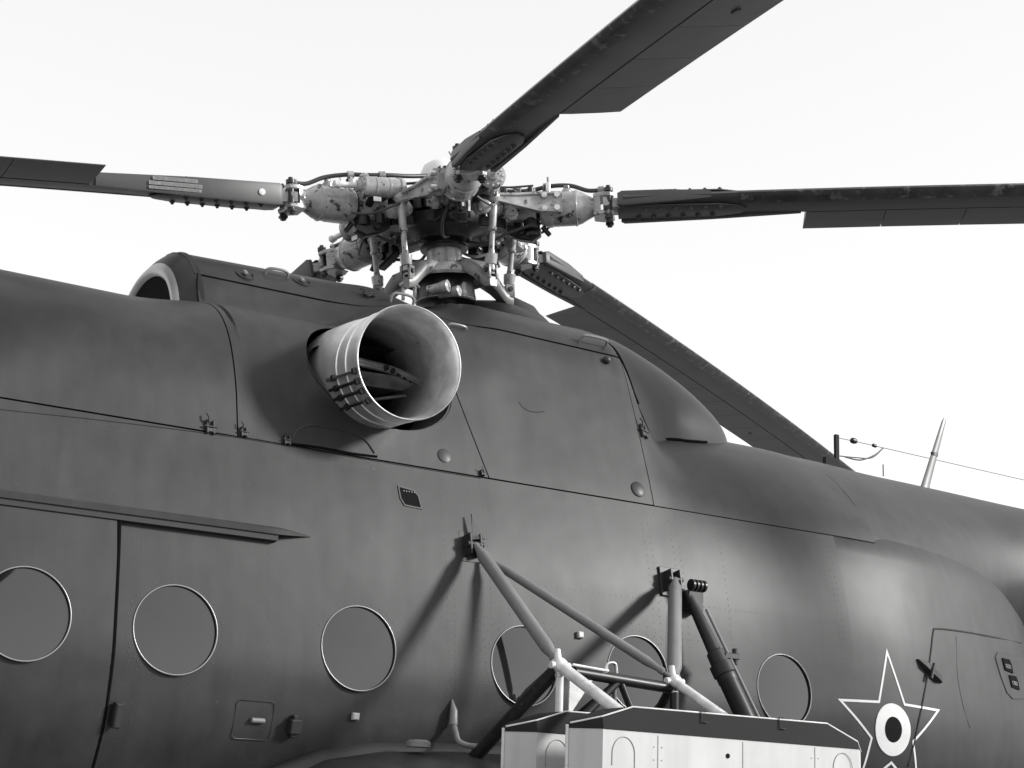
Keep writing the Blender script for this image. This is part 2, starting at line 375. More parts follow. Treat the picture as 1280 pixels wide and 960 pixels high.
# clamshell rear door (proud bulge under the boom)
CLX = [(1.95, 1.0, 2.795, .85), (2.4, .985, 2.79, .86), (3.0, .90, 2.77, .95), (3.5, .79, 2.70, 1.1), (4.0, .62, 2.52, 1.35), (4.4, .38, 2.15, 1.6), (4.65, .1, 1.95, 1.85)]
def clam(x):
    a = np.array(CLX); f = lambda k: float(pchip(a[:, 0], a[:, k:k + 1], np.array([x]))[0, 0]); return f(1), f(2), f(3)
def clam_ring(x, n=50):
    w, zt, zb = clam(x); P = spl([(a * w, zb + (b - .85) / 1.95 * (zt - zb), 0) for a, b in low] + [(.97 * w, zt + .06, 0), (.62 * w, zt + .11, 0), (0, zt + .13, 0)], 6)
    # resample by arclength
    A = np.array([[p.x, p.y] for p in P]); s = np.r_[0, np.cumsum(np.hypot(*np.diff(A, axis=0).T))]; q = np.linspace(0, s[-1], n)
    return np.stack([np.interp(q, s, A[:, 0]), np.interp(q, s, A[:, 1])], 1)
def clam_pt(x, z, off=.0):
    A = clam_ring(x, 200); i = np.argmax(A[:, 0]); zz = A[:, 1]; y = float(np.interp(z, zz[:], A[:, 0]))
    e = .02; return Vector((x, -y, z))
def clam_n(x, z):
    a = clam_pt(x + .02, z) - clam_pt(x - .02, z); b = clam_pt(x, z + .02) - clam_pt(x, z - .02); n = a.cross(b).normalized(); return n if n.y < 0 else -n
def clam_panel(name, x0, x1, z0, z1, off=0.0, zf=None):
    xs = np.linspace(x0, x1, max(3, int((x1 - x0) / .04))); V = []; nv = 30
    for lay in (off, off - .012):
        for x in xs:
            w, zt, zb = clam(x); hi = zt - .0 if z1 is None else min(z1, zt)
            for z in np.linspace(max(z0, zb + .002), hi, nv): V.append(clam_pt(x, z) + clam_n(x, z) * lay)
    n = len(xs) * nv; F = []
    for i in range(len(xs) - 1):
        for j in range(nv - 1):
            a = i * nv + j; F += [(a, a + 1, a + nv + 1, a + nv), (n + a, n + a + nv, n + a + nv + 1, n + a + 1)]
    for i in range(len(xs) - 1):
        for j in (0, nv - 1): a = i * nv + j; F.append((a, a + nv, n + a + nv, n + a))
    for i in (0, len(xs) - 1):
        for j in range(nv - 1): a = i * nv + j; F.append((a, a + 1, n + a + 1, n + a))
    mb = MB(); mb.add(V, F); return mb.build(name, M['paint'], HELI, ang=40)
rings = []
for side in (1,):
    rr = []
    for x in list(np.arange(1.953, 4.6, .05)) + [4.63, 4.649]:
        A = clam_ring(x, 50); rr.append([Vector((x, -a, b)) for a, b in A] + [Vector((x, a, b)) for a, b in A[-2:0:-1]])
    mb = MB(); mb.rings(rr); cs = mb.build('rear_clamshell', M['paint'], HELI, ang=40)
def camray(px, py): return (right * ((px - 640) / 2200) - up * ((py - 480) / 2200) + fwd)
def hit(px, py, off=0.):
    """the point of the port skin seen at a photo pixel, and its outward normal"""
    d = camray(px, py); t = np.linspace(5.5, 16, 4000); P = np.array(CAM)[None] + t[:, None] * np.array(d)[None]
    ph = np.arctan2(P[:, 2] - ZC, -P[:, 1]); ins = np.hypot(P[:, 2] - ZC, P[:, 1]) < Rf(P[:, 0], np.clip(ph, -1.57, 1.57)); ins &= P[:, 1] < .6
    i = int(np.argmax(ins)); assert i > 0, (px, py); p = P[i]; a = float(np.clip(ph[i], -1.56, 1.56))
    q0 = Sp(np.array([p[0]]), np.array([a]), .001)[0]; q1 = Sp(np.array([p[0]]), np.array([a]), .02)[0]
    n = Vector(q1 - q0).normalized(); return Vector(Sp(np.array([p[0]]), np.array([a]), 0)[0]) + n * off, n
def chit(px, py, off=0.):
    d = camray(px, py); best = None
    for t in np.linspace(8.5, 15, 900):
        p = CAM + d * t
        if 1.96 < p.x < 4.6:
            w, zt, zb = clam(p.x)
            if zb < p.z < zt and p.y > clam_pt(p.x, p.z).y: best = p; break
    q = clam_pt(best.x, best.z); n = clam_n(best.x, best.z); return q + n * off, n
def at(px, py, Y):
    d = camray(px, py); return CAM + d * ((Y - CAM.y) / d.y)
def fr(n):
    """tangent frame on the skin: X aft, Y up, Z outward"""
    X_ = Vector((1, 0, 0)); X_ = (X_ - n * X_.dot(n)).normalized(); return X_, n.cross(X_), n
def frm(p, n):
    a, b, c = fr(n); m = Matrix((a, b, c)).transposed().to_4x4(); m.translation = p; return m

def skinline(name, pts, r=.0035, mat='liner', off=.0, h=hit, par=HELI, n=6):
    P = spl([h(a, b, off)[0] for a, b in pts], n); return MB().tube(P, r, 6).build(name, M[mat], par)

# ------------------------------------------------------------------ cabin windows
def disc_mb(p, n, r, bulge, depth):
    m = MB(); prof = [(depth - .01, r)] + [(depth + bulge * (1 - (q / r) ** 2), max(q, .0005)) for q in np.linspace(r, 0.0005, 9)]
    m.lathe(p, n, prof, 48); return m
for k, (x, z) in enumerate(WIN):
    p = skin(x, z); n = skin_n(x, z); d = .024 if k == 0 else 0
    w = empty('window', p, HELI)
    loc = lambda mb: [v - p for v in mb.V]
    for nm, mb, mt in (('pane', disc_mb(p, n, WR + .004, .005, d - .008), M['glass']), ('frame', MB().torus(p + n * (d + .001), n, WR, .0032, 64, 8), M['rim'])):
        mb.V = loc(mb); mb.build(nm, mt, w, ang=60)
    wl = MB().lathe(p + n * (d - .03), n, [(0, WR + .002), (.03, WR + .002), (.03, WR - .003), (0, WR - .003)], 48, cap=False); wl.V = loc(wl); wl.build('gasket', M['rubber'], w)
    if k in (1, 2, 3):   # pale inner blind edge low in the pane
        pass
for c in wcut: bpy.data.objects.remove(c)

# ------------------------------------------------------------------ exhaust
EP = Vector((-.945, -1.365, 3.205)); EA = Vector((-.05, -1, -.05)).normalized()
hp, hn = hit(480, 462)
_, eu, ew = basis(EA); ES = 1.03
hx = Vector((-.862, -1.0, 3.25))
hc = MB(); HN = Vector((0, -1, .12)).normalized(); HX = Vector((1, 0, 0)); HY = HN.cross(HX)
hr = []
for t in (-.35, .45): hr.append([hx + HN * t + HX * (math.cos(a) * .385) + HY * (math.sin(a) * .285) + HX * (-.03 * math.sin(a)) for a in np.linspace(0, 2 * math.pi, 48, endpoint=False)])
hc.rings(hr); hco = hc.build('cutter', M['liner']); cut(xc, [hco]); cut(gc, [hco]); cut(lin, [hco]); bpy.data.objects.remove(hco)
EX = empty('exhaust_pipe', EP, HELI)
def eb(mb, name, mat, par=EX, ang=40):
    mb.V = [v - EP for v in mb.V]; return mb.build(name, mat, par, ang=ang)
# flanged shroud that rolls inward from the cut-out
hr = []
for t, s in ((.0, 1.0), (-.03, .995), (-.07, .985), (-.30, .975)):
    hr.append([])
    for a in np.linspace(0, 2 * math.pi, 60, endpoint=False):
        q = hx + HX * (math.cos(a) * .387 * s) + HY * (math.sin(a) * .287 * s) + HX * (-.03 * math.sin(a))
        ph = math.atan2(q.z - ZC, -q.y); sp = Sp(np.array([q.x]), np.array([ph]))[0]
        hr[-1].append(Vector(sp) + Vector((0, 1, 0)) * (-t - .004))
eb(MB().rings(hr, cap=False), 'recess_lip', M['paint_rivet'])
L0 = -.62
outer = [(L0, .262), (-.42, .262), (-.36, .260), (-.30, .256), (-.235, .2505), (-.232, .254), (-.226, .254), (-.223, .2505), (-.135, .2515), (-.132, .2555), (-.126, .2555), (-.123, .252), (-.03, .254), (-.028, .258), (0, .258)]
eb(MB().lathe(EP, EA, [(t_, r_ * ES) for t_, r_ in outer], 72, cap=False), 'outer_tube', M['tube'], ang=25)
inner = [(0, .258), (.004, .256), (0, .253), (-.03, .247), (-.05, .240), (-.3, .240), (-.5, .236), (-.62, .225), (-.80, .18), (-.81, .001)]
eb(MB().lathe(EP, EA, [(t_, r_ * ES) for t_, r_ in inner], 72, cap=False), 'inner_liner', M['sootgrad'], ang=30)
eb(MB().torus(EP, EA, .2555 * ES, .0045, 72, 8), 'rim_bead', M['steel'])
# splitter vane, perforated spray pipe and bracing inside
c0 = EP + EA * -.30
sp = MB(); rr = []
for s_ in (-1, 1):
    pass
vane = MB()
vp = [EP + eu * 0 for _ in range(1)]
EUp = Vector((0, 0, 1)) - EA * EA.z; EUp.normalize(); ERt = EA.cross(EUp); 
if ERt.x < 0: ERt = -ERt
def ep(r, u, d): return EP + ERt * r + EUp * (u - .01) + EA * (d - .05)
vane.rings([[ep(-.21, .02, -.34), ep(.14, .02, -.30), ep(.20, -.01, -.18), ep(.14, -.05, -.28), ep(-.21, -.05, -.34)],
            [ep(-.21, .02, -.56), ep(.10, .02, -.56), ep(.14, -.01, -.56), ep(.10, -.05, -.56), ep(-.21, -.05, -.56)]])
eb(vane, 'flow_splitter', M['pipe'])
pp = MB().tube(spl([ep(-.23, .045, -.20), ep(-.12, .03, -.20), ep(.0, .02, -.19), ep(.10, .0, -.18), ep(.17, -.02, -.17)]), .020, 14)
eb(pp, 'spray_pipe', M['pipe'])
for k in range(5):
    q = ep(-.005 + .034 * k, .019 - .009 * k, -.172); hh = MB().lathe(q - EA * .006, EA, [(0, .0135), (.012, .0135)], 12); eb(hh, 'spray_hole', M['soot'])
for (a, b, r) in (((-.16, -.155, -.30), (.14, -.08, -.24), .008),):
    eb(MB().tube([ep(*a), ep(*b)], r, 10), 'inner_stay', M['pipe'])
# four clamp bars on the outside, lower left
for k, (ang, ln, rad) in enumerate(((-163, .27, .0085), (-153, .24, .008), (-143, .24, .008), (-132, .22, .007))):
    a = R(ang); e = ERt * math.cos(a) + EUp * math.sin(a)
    q = EP + e * .274
    b = MB().tube([q + EA * (-.30 + .0), q + EA * (-.30 + ln)], rad, 10)
    eb(b, 'clamp_bar', M['steel'] if k == 0 else M['hubdark'])
    for t in (-.235, -.02):
        eb(MB().box(q + EA * t, (.02, .022, .03), (EA, e, EA.cross(e))), 'clamp_lug', M['hubdark'])

# ------------------------------------------------------------------ fan air intake on the roof
prof = [(-.9, .25), (-1.45, .27), (-1.60, .315), (-1.665, .34), (-1.69, .365), (-1.685, .385), (-1.665, .41), (-1.635, .445), (-1.60, .474), (-1.57, .487)]
def lat_u(name, pr, zc, mat, cap=False, ang=60):
    m = MB(); rings = []
    for x, r in pr:
        ring = [Vector((x, -r * math.cos(a), zc + r * math.sin(a))) for a in np.linspace(0, math.pi, 36)]
        ring += [Vector((x, r, zc - .25)), Vector((x, r, zc - .45)), Vector((x, -r, zc - .45)), Vector((x, -r, zc - .25))]
        rings.append(ring)
    m.rings(rings, cap=cap); return m.build(name, mat, HELI, ang=ang)
lat_u('intake_lip', prof[6:], 3.45, M['paint'])
M['lip'] = material('polished_intake_edge', .40, .30, metal=.35, var=.15, vscale=6)
lat_u('intake_duct', prof[3:7], 3.45, M['lip'])
lat_u('intake_throat', [(-1.668, .344), (-1.60, .316), (-1.45, .28), (-.9, .2)], 3.45, M['soot'], cap=True)

# ------------------------------------------------------------------ rounded end fairing behind the gearbox
def dome_sec(x):
    t = np.interp
    w = float(pchip(np.array([.66, .9, 1.15, 1.4, 1.6, 1.75, 1.87, 1.93]), np.array([[.785, .715, .665, .625, .56, .45, .28, .06]]).T, np.array([x]))[0, 0])
    top = float(pchip(np.array([.66, .9, 1.15, 1.4, 1.6, 1.75, 1.87, 1.93]), np.array([[3.955, 3.955, 3.895, 3.785, 3.665, 3.565, 3.47, 3.43]]).T, np.array([x]))[0, 0])
    return w, top
m = MB(); rings = []
for x in np.linspace(.705, 1.93, 44):
    w, top = dome_sec(x); zb = 3.27 + .1 * (x - .9) if x > .9 else 3.27; ring = []
    sl = lambda z: .0 if x > 1.2 else (1.2 - x) / .5 * max(0, (3.66 - z)) * .55
    for a in np.linspace(0, math.pi, 40):
        c, s = math.cos(a), math.sin(a); pw = 2 / 2.35
        z = zb + (top - zb) * abs(s) ** pw
        ring.append(Vector((x + sl(z), -w * math.copysign(abs(c) ** pw, c), z)))
    ring += [Vector((x + sl(3.1), w * .98, 3.1)), Vector((x + sl(3.1), -w * .98, 3.1))]
    rings.append(ring)
rings0 = rings[0]; m.rings(rings); m.build('end_fairing', M['paint'], HELI, ang=50)
# dark joint along its foot
seal = []
for x in np.linspace(.90, 1.66, 22):
    w, top = dome_sec(x); zb = 3.27 + .1 * max(0, x - .9)
    for z in np.linspace(3.75, 3.05, 141):
        q = 0 if z < zb else ((z - zb) / (top - zb)); yd = w * max(0, 1 - q ** 2.35) ** (1 / 2.35)
        sk = skin(x, z)
        if -sk.y >= yd - .004: seal.append(Vector((x, sk.y - .003, z))); break
MB().tube(seal, .011, 8).build('fairing_seal', M['liner'], HELI)
J = []
for v in rings0[2:24]:
    if v.z > 3.86 or v.z < 3.26: continue
    sk = skin(v.x, v.z); J.append(Vector((v.x, min(v.y, sk.y) - .003, v.z)))
MB().tube(J, .008, 8).build('fairing_seal', M['liner'], HELI)
for px, py in ((808, 543), (893, 560)):
    q = at(px, py, -.62 if px < 850 else -.36 if px < 900 else -.2)
    f_ = MB().box(q, (.05, .02, .03)); f_.cyl(q + Vector((0, -.02, .02)), q + Vector((.01, -.02, -.05)), .007); f_.build('fairing_catch', M['strut'], HELI)

# central gearbox hood and blister on the roof
m = MB(); rings = []
for x, w, zt in ((.10, .10, 3.90), (.16, .22, 3.99), (.26, .30, 4.08), (.42, .32, 4.11), (.66, .30, 4.09), (.82, .22, 4.02), (.92, .08, 3.92)):
    rings.append([Vector((x, .1 - w * math.cos(a), 3.8 + (zt - 3.8) * math.sin(a) ** .8)) for a in np.linspace(0, math.pi, 24)])
m.rings(rings); m.build('gearbox_hood', M['paint'], HELI, ang=60)
m = MB(); rings = []
for x, w, zt in ((.50, .08, 4.0), (.54, .16, 4.17), (.60, .19, 4.21), (.74, .19, 4.18), (.88, .15, 4.06), (.9, .05, 3.92)):
    rings.append([Vector((x, .2 - w * math.cos(a), 3.85 + (zt - 3.85) * math.sin(a) ** .7)) for a in np.linspace(0, math.pi, 24)])
m.rings(rings); m.build('vent_blister', M['paint'], HELI, ang=60)

# ------------------------------------------------------------------ door rail, handles, latches, hatches
P = [skin(x, 2.385 + .0 * x, .0) for x in np.linspace(-3.6, -1.30, 40)]
m = MB(); rings = []
for i, p in enumerate(P):
    n = skin_n(p.x, p.z); u = Vector((0, 0, 1)); k = 1. if i < 37 else (.75 if i == 37 else .4 if i == 38 else .05)
    rings.append([p - n * .01 + u * .012 * k, p + n * .045 * k + u * .006 * k, p + n * .052 * k - u * .004 * k, p + n * .05 * k - u * .026 * k, p + n * .038 * k - u * .026 * k, p + n * .036 * k - u * .008 * k, p - n * .01 - u * .006 * k])
m.rings(rings); m.build('door_rail', M['paint'], HELI)
m = MB(); rings = []  # dark channel built out to stand in for the rail's shadow
for i, p in enumerate(P[:-3]):
    n = skin_n(p.x, p.z - .03); q = skin(p.x, p.z - .03); rings.append([q + n * .002 + Vector((0, 0, .010)), q + n * .036 + Vector((0, 0, .010)), q + n * .034 - Vector((0, 0, .018)), q + n * .002 - Vector((0, 0, .018))])
m.rings(rings); m.build('rail_channel', M['rubber'], HELI)

MB().tube([skin(DOORX + .008, z, .014) for z in np.linspace(1.02, 2.34, 30)], .011, 8).build('door_seal', M['liner'], HELI)
def handle(px, py, w=.16, h=.05, rot=0, mat='strut'):
    p, n = hit(px, py); mt = frm(p, n) @ Matrix.Rotation(rot, 4, 'Z')
    pts = [(-w / 2, 0, -.005), (-w / 2, .0, h * .6), (-w / 2 + .025, 0, h), (w / 2 - .025, 0, h), (w / 2, 0, h * .6), (w / 2, 0, -.005)]
    MB().tube(spl([mt @ Vector(q) for q in pts], 5), .0075, 10).build('grab_handle', M[mat], HELI)
for a in ((502, 379, .13, .045), (571, 410, .10, .018), (345, 345, .12, .035), (739, 431, .17, .05)): handle(*a)
def latch(px, py, s=1., mat='paint_rivet'):
    p, n = hit(px, py); mt = frm(p, n); m = MB()
    X_, Y_, Z_ = fr(n)
    m.box(p + n * .008 - X_ * .02 * s, (.014 * s, .085 * s, .014), (X_, Y_, Z_)); m.box(p + n * .008 + X_ * .02 * s, (.014 * s, .085 * s, .014), (X_, Y_, Z_))
    m.box(p + n * .006 - Y_ * .02 * s, (.05 * s, .028 * s, .016), (X_, Y_, Z_)); m.cyl(p - X_ * .04 * s + n * .014, p + X_ * .04 * s + n * .014, .006 * s)
    m.tube([mt @ Vector((-.012 * s, .01, .012)), mt @ Vector((-.02 * s, .05 * s, .026)), mt @ Vector((-.03 * s, .075 * s, .02))], .005 * s, 8)
    m.build('cowl_latch', M[mat], HELI)
for px, py, s in ((262, 535, .75), (304, 541, .55), (358, 551, .55), (461, 370, .8), (803, 540, .9), (602, 592, .35)): latch(px, py, s)
def ringlatch(px, py, r=.045):
    p, n = hit(px, py, .003); mt = frm(p, n)
    MB().tube([mt @ Vector((r * math.cos(a), r * 1.1 * math.sin(a), .0)) for a in np.linspace(math.pi * .9, math.pi * 2.1, 14)], .0035, 6).build('latch_ring', M['paint_rivet'], HELI)
    MB().box(p + n * .008, (.02, .035, .014), fr(n)).build('latch_tongue', M['strut'], HELI)
for px, py in ((306, 343), (377, 352)): ringlatch(px, py)
# raised access covers
def cover(name, pts, t=.004, mat='paint', h=hit, n=5, par=HELI):
    P = [h(a, b, 0)[0] for a, b in pts]; c = sum(P, Vector()) / len(P); nn = h(*[sum(q[i] for q in pts) / len(pts) for i in (0, 1)])[1]
    m = MB(); rings = [[p - nn * .01 for p in P], [p + nn * (t * .6) for p in P], [c + (p - c) * .985 + nn * t for p in P]]
    m.rings(rings); return m.build(name, M[mat], par, ang=25)
arc = [(365, 551), (368, 542), (376, 535), (388, 532), (405, 534), (425, 537), (445, 544), (458, 553), (468, 567)]
skinline('cover_edge', arc, .0035, 'paint_rivet', .002); skinline('cover_gap', [(363, 555), (400, 560), (440, 567), (471, 571)], .0065, 'liner', .0)
skinline('drip_strip', [(0, 512), (140, 527), (290, 546), (420, 568), (600, 598)], .0028, 'paint_rivet', .0)
skinline('scratch', [(648, 503), (655, 511), (666, 515), (680, 515)], .0016, 'liner', .0)
# slanting joints on the forward cowl and nacelle crest
skinline('cowl_joint', [(247, 342), (246, 358), (248, 376)], .003, 'liner', .001)
# small square louvre
p, n = hit(512, 622)
m = MB(); mt = frm(p, n); rr = [(-.053, .045), (.025, .035), (.045, .01), (.055, -.045), (-.03, -.04), (-.048, -.01)]
m.rings([[mt @ Vector((a * 1.12, b * 1.15, -.004)) for a, b in rr], [mt @ Vector((a * 1.12, b * 1.15, .004)) for a, b in rr], [mt @ Vector((a, b, .004)) for a, b in rr], [mt @ Vector((a, b, -.0)) for a, b in rr]]); m.build('vent_frame', M['paint_rivet'], HELI, ang=20)
MB().rings([[mt @ Vector((a, b, -.01)) for a, b in rr], [mt @ Vector((a, b, .0035)) for a, b in rr]]).build('vent_grille', M['soot'], HELI)
for i in range(5):
    MB().lathe(mt @ Vector((-.03 + .014 * i, .028, .003)), n, [(0, .004), (.003, .003)], 8).build('vent_rivet', M['strut'], HELI)
# footstep / latch block, lamp, door stop
p, n = hit(365, 907); X_, Y_, Z_ = fr(n); m = MB().box(p + n * .02, (.045, .06, .04), (X_, Y_, Z_)); m.box(p + n * .014, (.02, .095, .028), (X_, Y_, Z_)); m.cyl(p + n * .025 + X_ * .026 - Y_ * .02, p + n * .025 + X_ * .026 + Y_ * .03, .008); m.build('door_latch', M['paint_rivet'], HELI)
for px, py in ((443, 895), (724, 794)):
    p, n = hit(px, py); MB().box(p + n * .008, (.032, .030, .022), fr(n), .006).build('marker_lamp', M['white'], HELI)
p, n = hit(142, 892); MB().box(p + n * .03, (.03, .1, .05), fr(n), .008).build('door_stop', M['paint_rivet'], HELI)
p, n = hit(316, 900); X_, Y_, Z_ = fr(n); mt = frm(p, n)
sq = [(.09, .07), (.075, .08), (-.07, .08), (-.085, .065), (-.085, -.065), (-.07, -.08), (.075, -.08), (.09, -.07)]
MB().tube([mt @ Vector((a, b, .0)) for a, b in sq + sq[:1]], .0015, 6).build('hatch_outline', M['paint_rivet'], HELI)
MB().cyl(mt @ Vector((-.01, 0, .008)), mt @ Vector((.05, 0, .008)), .011).build('hatch_catch', M['strut'], HELI)
# round hook at the cowl corner
p, n = hit(757, 452); MB().sphere(p + n * .01, .022, d=n).build('hook_boss', M['paint_rivet'], HELI)
p, n = hit(797, 612); MB().lathe(p, n, [(-.004, .042), (.004, .042), (.007, .036), (.0075, .001)], 24).build('filler_cap', M['paint'], HELI)
p, n = hit(555, 570); MB().lathe(p, n, [(-.004, .036), (.003, .036), (.005, .03), (.0055, .001)], 24).build('filler_cap', M['paint'], HELI)
p, n = hit(885, 690 - 0)

# rivets, each a real little dome, joined because nobody could count them
riv = MB()
def rivrow(pts, step=.032, h=hit, r=.0042):
    P = spl([h(a, b, 0)[0] for a, b in pts], 10); N_ = h(*pts[len(pts) // 2])[1]; d = 0; last = P[0]
    for a, b in zip(P, P[1:]):
        L = (b - a).length; s = 0
        while d + (L - s) >= step:
            s += step - d; d = 0; q = a + (b - a) * (s / L)
            riv.lathe(q - N_ * .001, N_, [(0, r), (.0016, r * .7), (.0022, .0004)], 6, cap=False)
        d += L - s
for k, (x, z) in enumerate(WIN):
    for rad in () if k == 0 else (WR + .028,) if k < 3 or k == 5 else (WR + .025, WR + .06):
        for a in np.linspace(0, 2 * math.pi, 30, endpoint=False):
            xx, zz = x + rad * math.cos(a), z + rad * math.sin(a)
            if xx < DOORX - .02 and k == 0: o_ = .024
            else: o_ = 0
            q = skin(xx, zz, o_); n = skin_n(xx, zz); riv.lathe(q - n * .001, n, [(0, .0042), (.0016, .003), (.0022, .0004)], 6, cap=False)
def fr_col(x, z0, z1, step=.034, dx=0):
    for z in np.arange(z0, z1, step):
        if any(math.hypot(x - wx, z - wz) < WR + .02 for wx, wz in WIN): continue
        q = skin(x, z); n = skin_n(x, z); riv.lathe(q - n * .001, n, [(0, .0042), (.0016, .003), (.0022, .0004)], 6, cap=False)
for x in (-2.12, -2.08, -1.5, -.60, -.56, -.44, -.40, -.36, .60, .64, .78, .82, 1.1, 1.9, 1.87): fr_col(x, 1.2, 2.3 if x < -.6 else 2.76)
for z, x0, x1 in ((2.755, -4, 1.9), (2.3, -.5, 1.9), (1.42, -2.1, 1.9), (2.12, -.45, 1.2)):
    for x in np.arange(x0, x1, .035):
        if any(math.hypot(x - wx, z - wz) < WR + .02 for wx, wz in WIN): continue
        q = skin(x, z); n = skin_n(x, z); riv.lathe(q - n * .001, n, [(0, .0038), (.0016, .0028), (.002, .0004)], 6, cap=False)
for pts in ([(920, 548), (985, 590), (1020, 640)], [(905, 560), (960, 590), (990, 640)], [(250, 318), (330, 325), (440, 345)], [(1000, 668), (1100, 640), (1180, 625)], [(1015, 675), (1180, 706), (1230, 724)][:2], [(830, 640), (900, 600), (930, 560)]):
    try: rivrow(pts)
    except Exception: pass
riv.build('rivets', M['paint_rivet'], HELI, kind='stuff')

# ------------------------------------------------------------------ rear clamshell door, slots, hinge, star
def cp(px, py): return chit(px, py)
def cline(name, pts, r, mat, off=.0): return skinline(name, pts, r, mat, off, h=chit)
cline('door_seal', [(1135, 958), (1147, 905), (1158, 850), (1163, 815), (1166, 790), (1171, 786), (1200, 789), (1240, 796), (1276, 804)], .0055, 'rubber', .001)
cline('door_crease', [(1195, 795), (1196, 840), (1203, 880), (1212, 910)], .005, 'paint', -.003)
hat = [(1246, 815), (1262, 818), (1279, 822), (1279, 874), (1265, 874), (1258, 866), (1250, 845), (1243, 822)]
cover('slot_plate', hat, .005, 'paint', h=chit)
for px, py in ((1258, 832), (1266, 853)):
    p, n = chit(px, py); X_, Y_, Z_ = fr(n); mt = frm(p, n)
    s_ = empty('cooling_slot', (0, 0, 0), HELI)
    ol = [(-.065, .035), (.04, .04), (.062, .015), (.07, -.038), (-.045, -.034)]
    MB().rings([[mt @ Vector((a, b, 0)) for a, b in ol], [mt @ Vector((a, b, .009)) for a, b in ol]]).build('slot_opening', M['soot'], s_)
    for k in range(3):
        MB().torus(mt @ Vector((-.024 + .025 * k, -.006, .010)), n, .010, .002, 16, 6).build('slot_ring', M['hub'], s_)
# slanted door hinge
p, n = chit(1160, 840); a, _ = chit(1145, 824); b, _ = chit(1176, 854)
m = MB(); d = (b - a).normalized(); w = n.cross(d)
m.rings([[a + n * .0, a + w * .02 + d * .05, b + w * .02 - d * .04, b, b - w * .02 - d * .04, a - w * .02 + d * .05],
         [a + n * .012, a + w * .016 + d * .05 + n * .035, b + w * .016 - d * .04 + n * .035, b + n * .012, b - w * .016 - d * .04 + n * .035, a - w * .016 + d * .05 + n * .035]])
m.cyl(p + n * .03 - w * .05, p + n * .03 + w * .05, .01); m.build('door_hinge', M['rubber'], HELI)

STAR = empty('star_insignia', (0, 0, 0), HELI)
sc_, sn_ = chit(1116, 912)
SCX, SCZ = sc_.x, sc_.z
def sfp(x, z): return clam_pt(x, z) if x > 1.965 else skin(x, z)
def sfn(x, z): return clam_n(x, z) if x > 1.99 else skin_n(min(x, 1.9), z)
def star_pt(u, v, off):
    # u aft, v up, laid over the clamshell by arclength along x
    x = SCX; s = 0; st = .01 * (1 if u > 0 else -1)
    z = SCZ + v
    while abs(s) < abs(u):
        a = sfp(x, z); x2 = x + st; b = sfp(x2, z); dl = (b - a).length
        if abs(s) + dl > abs(u): x += st * (abs(u) - abs(s)) / dl; break
        s += dl * (1 if st > 0 else -1); x = x2
    return sfp(x, z) + sfn(x, z) * off
SR_ = .415
tips = []
for k in range(10):
    a = math.pi / 2 - k * math.pi / 5; r = SR_ if k % 2 == 0 else SR_ * .415
    tips.append((r * math.cos(a), r * math.sin(a)))
def ribbon(name, poly, wd, mat, off=.0025, closed=True):
    pts = poly + [poly[0]] if closed else poly; m = MB(); V = []; n = len(poly)
    def inset(k, q):
        a = Vector(poly[k - 1]); b = Vector(poly[k]); c = Vector(poly[(k + 1) % n]); d1 = (b - a).normalized(); d2 = (c - b).normalized()
        n1 = Vector((d1.y, -d1.x)); n2 = Vector((d2.y, -d2.x)); bi = (n1 + n2).normalized(); return b + bi * (q / max(.25, bi.dot(n1)))
    for k in range(n):
        a0, a1 = inset(k, -wd / 2), inset(k, wd / 2); b0, b1 = inset((k + 1) % n, -wd / 2), inset((k + 1) % n, wd / 2); N_ = 12
        for lay in (off, .0002):
            for i in range(N_ + 1):
                t = i / N_; V.append(star_pt(*(a0 + (b0 - a0) * t), lay)); V.append(star_pt(*(a1 + (b1 - a1) * t), lay))
    F = []
    for k in range(n):
        o = k * 4 * (N_ + 1); h = 2 * (N_ + 1)
        for i in range(N_):
            q = o + 2 * i; F += [(q, q + 1, q + 3, q + 2), (q, q + 2, q + 2 + h, q + h), (q + 1, q + 1 + h, q + 3 + h, q + 3)]
    m.add(V, F); return m.build(name, M[mat], STAR, ang=30)
ribbon('star_outline', tips, .013, 'whitemark')
def annulus(name, r0, r1, mat, off):
    V = []; N_ = 64; rs = np.linspace(r0, r1, 7)
    for r in rs:
        for k in range(N_): a = 2 * math.pi * k / N_; V.append(star_pt(r * math.cos(a), r * math.sin(a), off))
    F = [(i * N_ + k, i * N_ + (k + 1) % N_, (i + 1) * N_ + (k + 1) % N_, (i + 1) * N_ + k) for i in range(6) for k in range(N_)]
    o_ = len(V)
    for r in (r0, r1):
        for k in range(N_): a = 2 * math.pi * k / N_; V.append(star_pt(r * math.cos(a), r * math.sin(a), 0))
    F += [(k, (k + 1) % N_, o_ + (k + 1) % N_, o_ + k) for k in range(N_)]; F += [(6 * N_ + k, 6 * N_ + (k + 1) % N_, o_ + N_ + (k + 1) % N_, o_ + N_ + k) for k in range(N_)]
    m = MB(); m.add(V, F); m.build(name, M[mat], STAR, ang=30)
annulus('white_roundel', .068, .138, 'whitemark', .004); annulus('dark_roundel', .001, .067, 'blackmark', .0045)

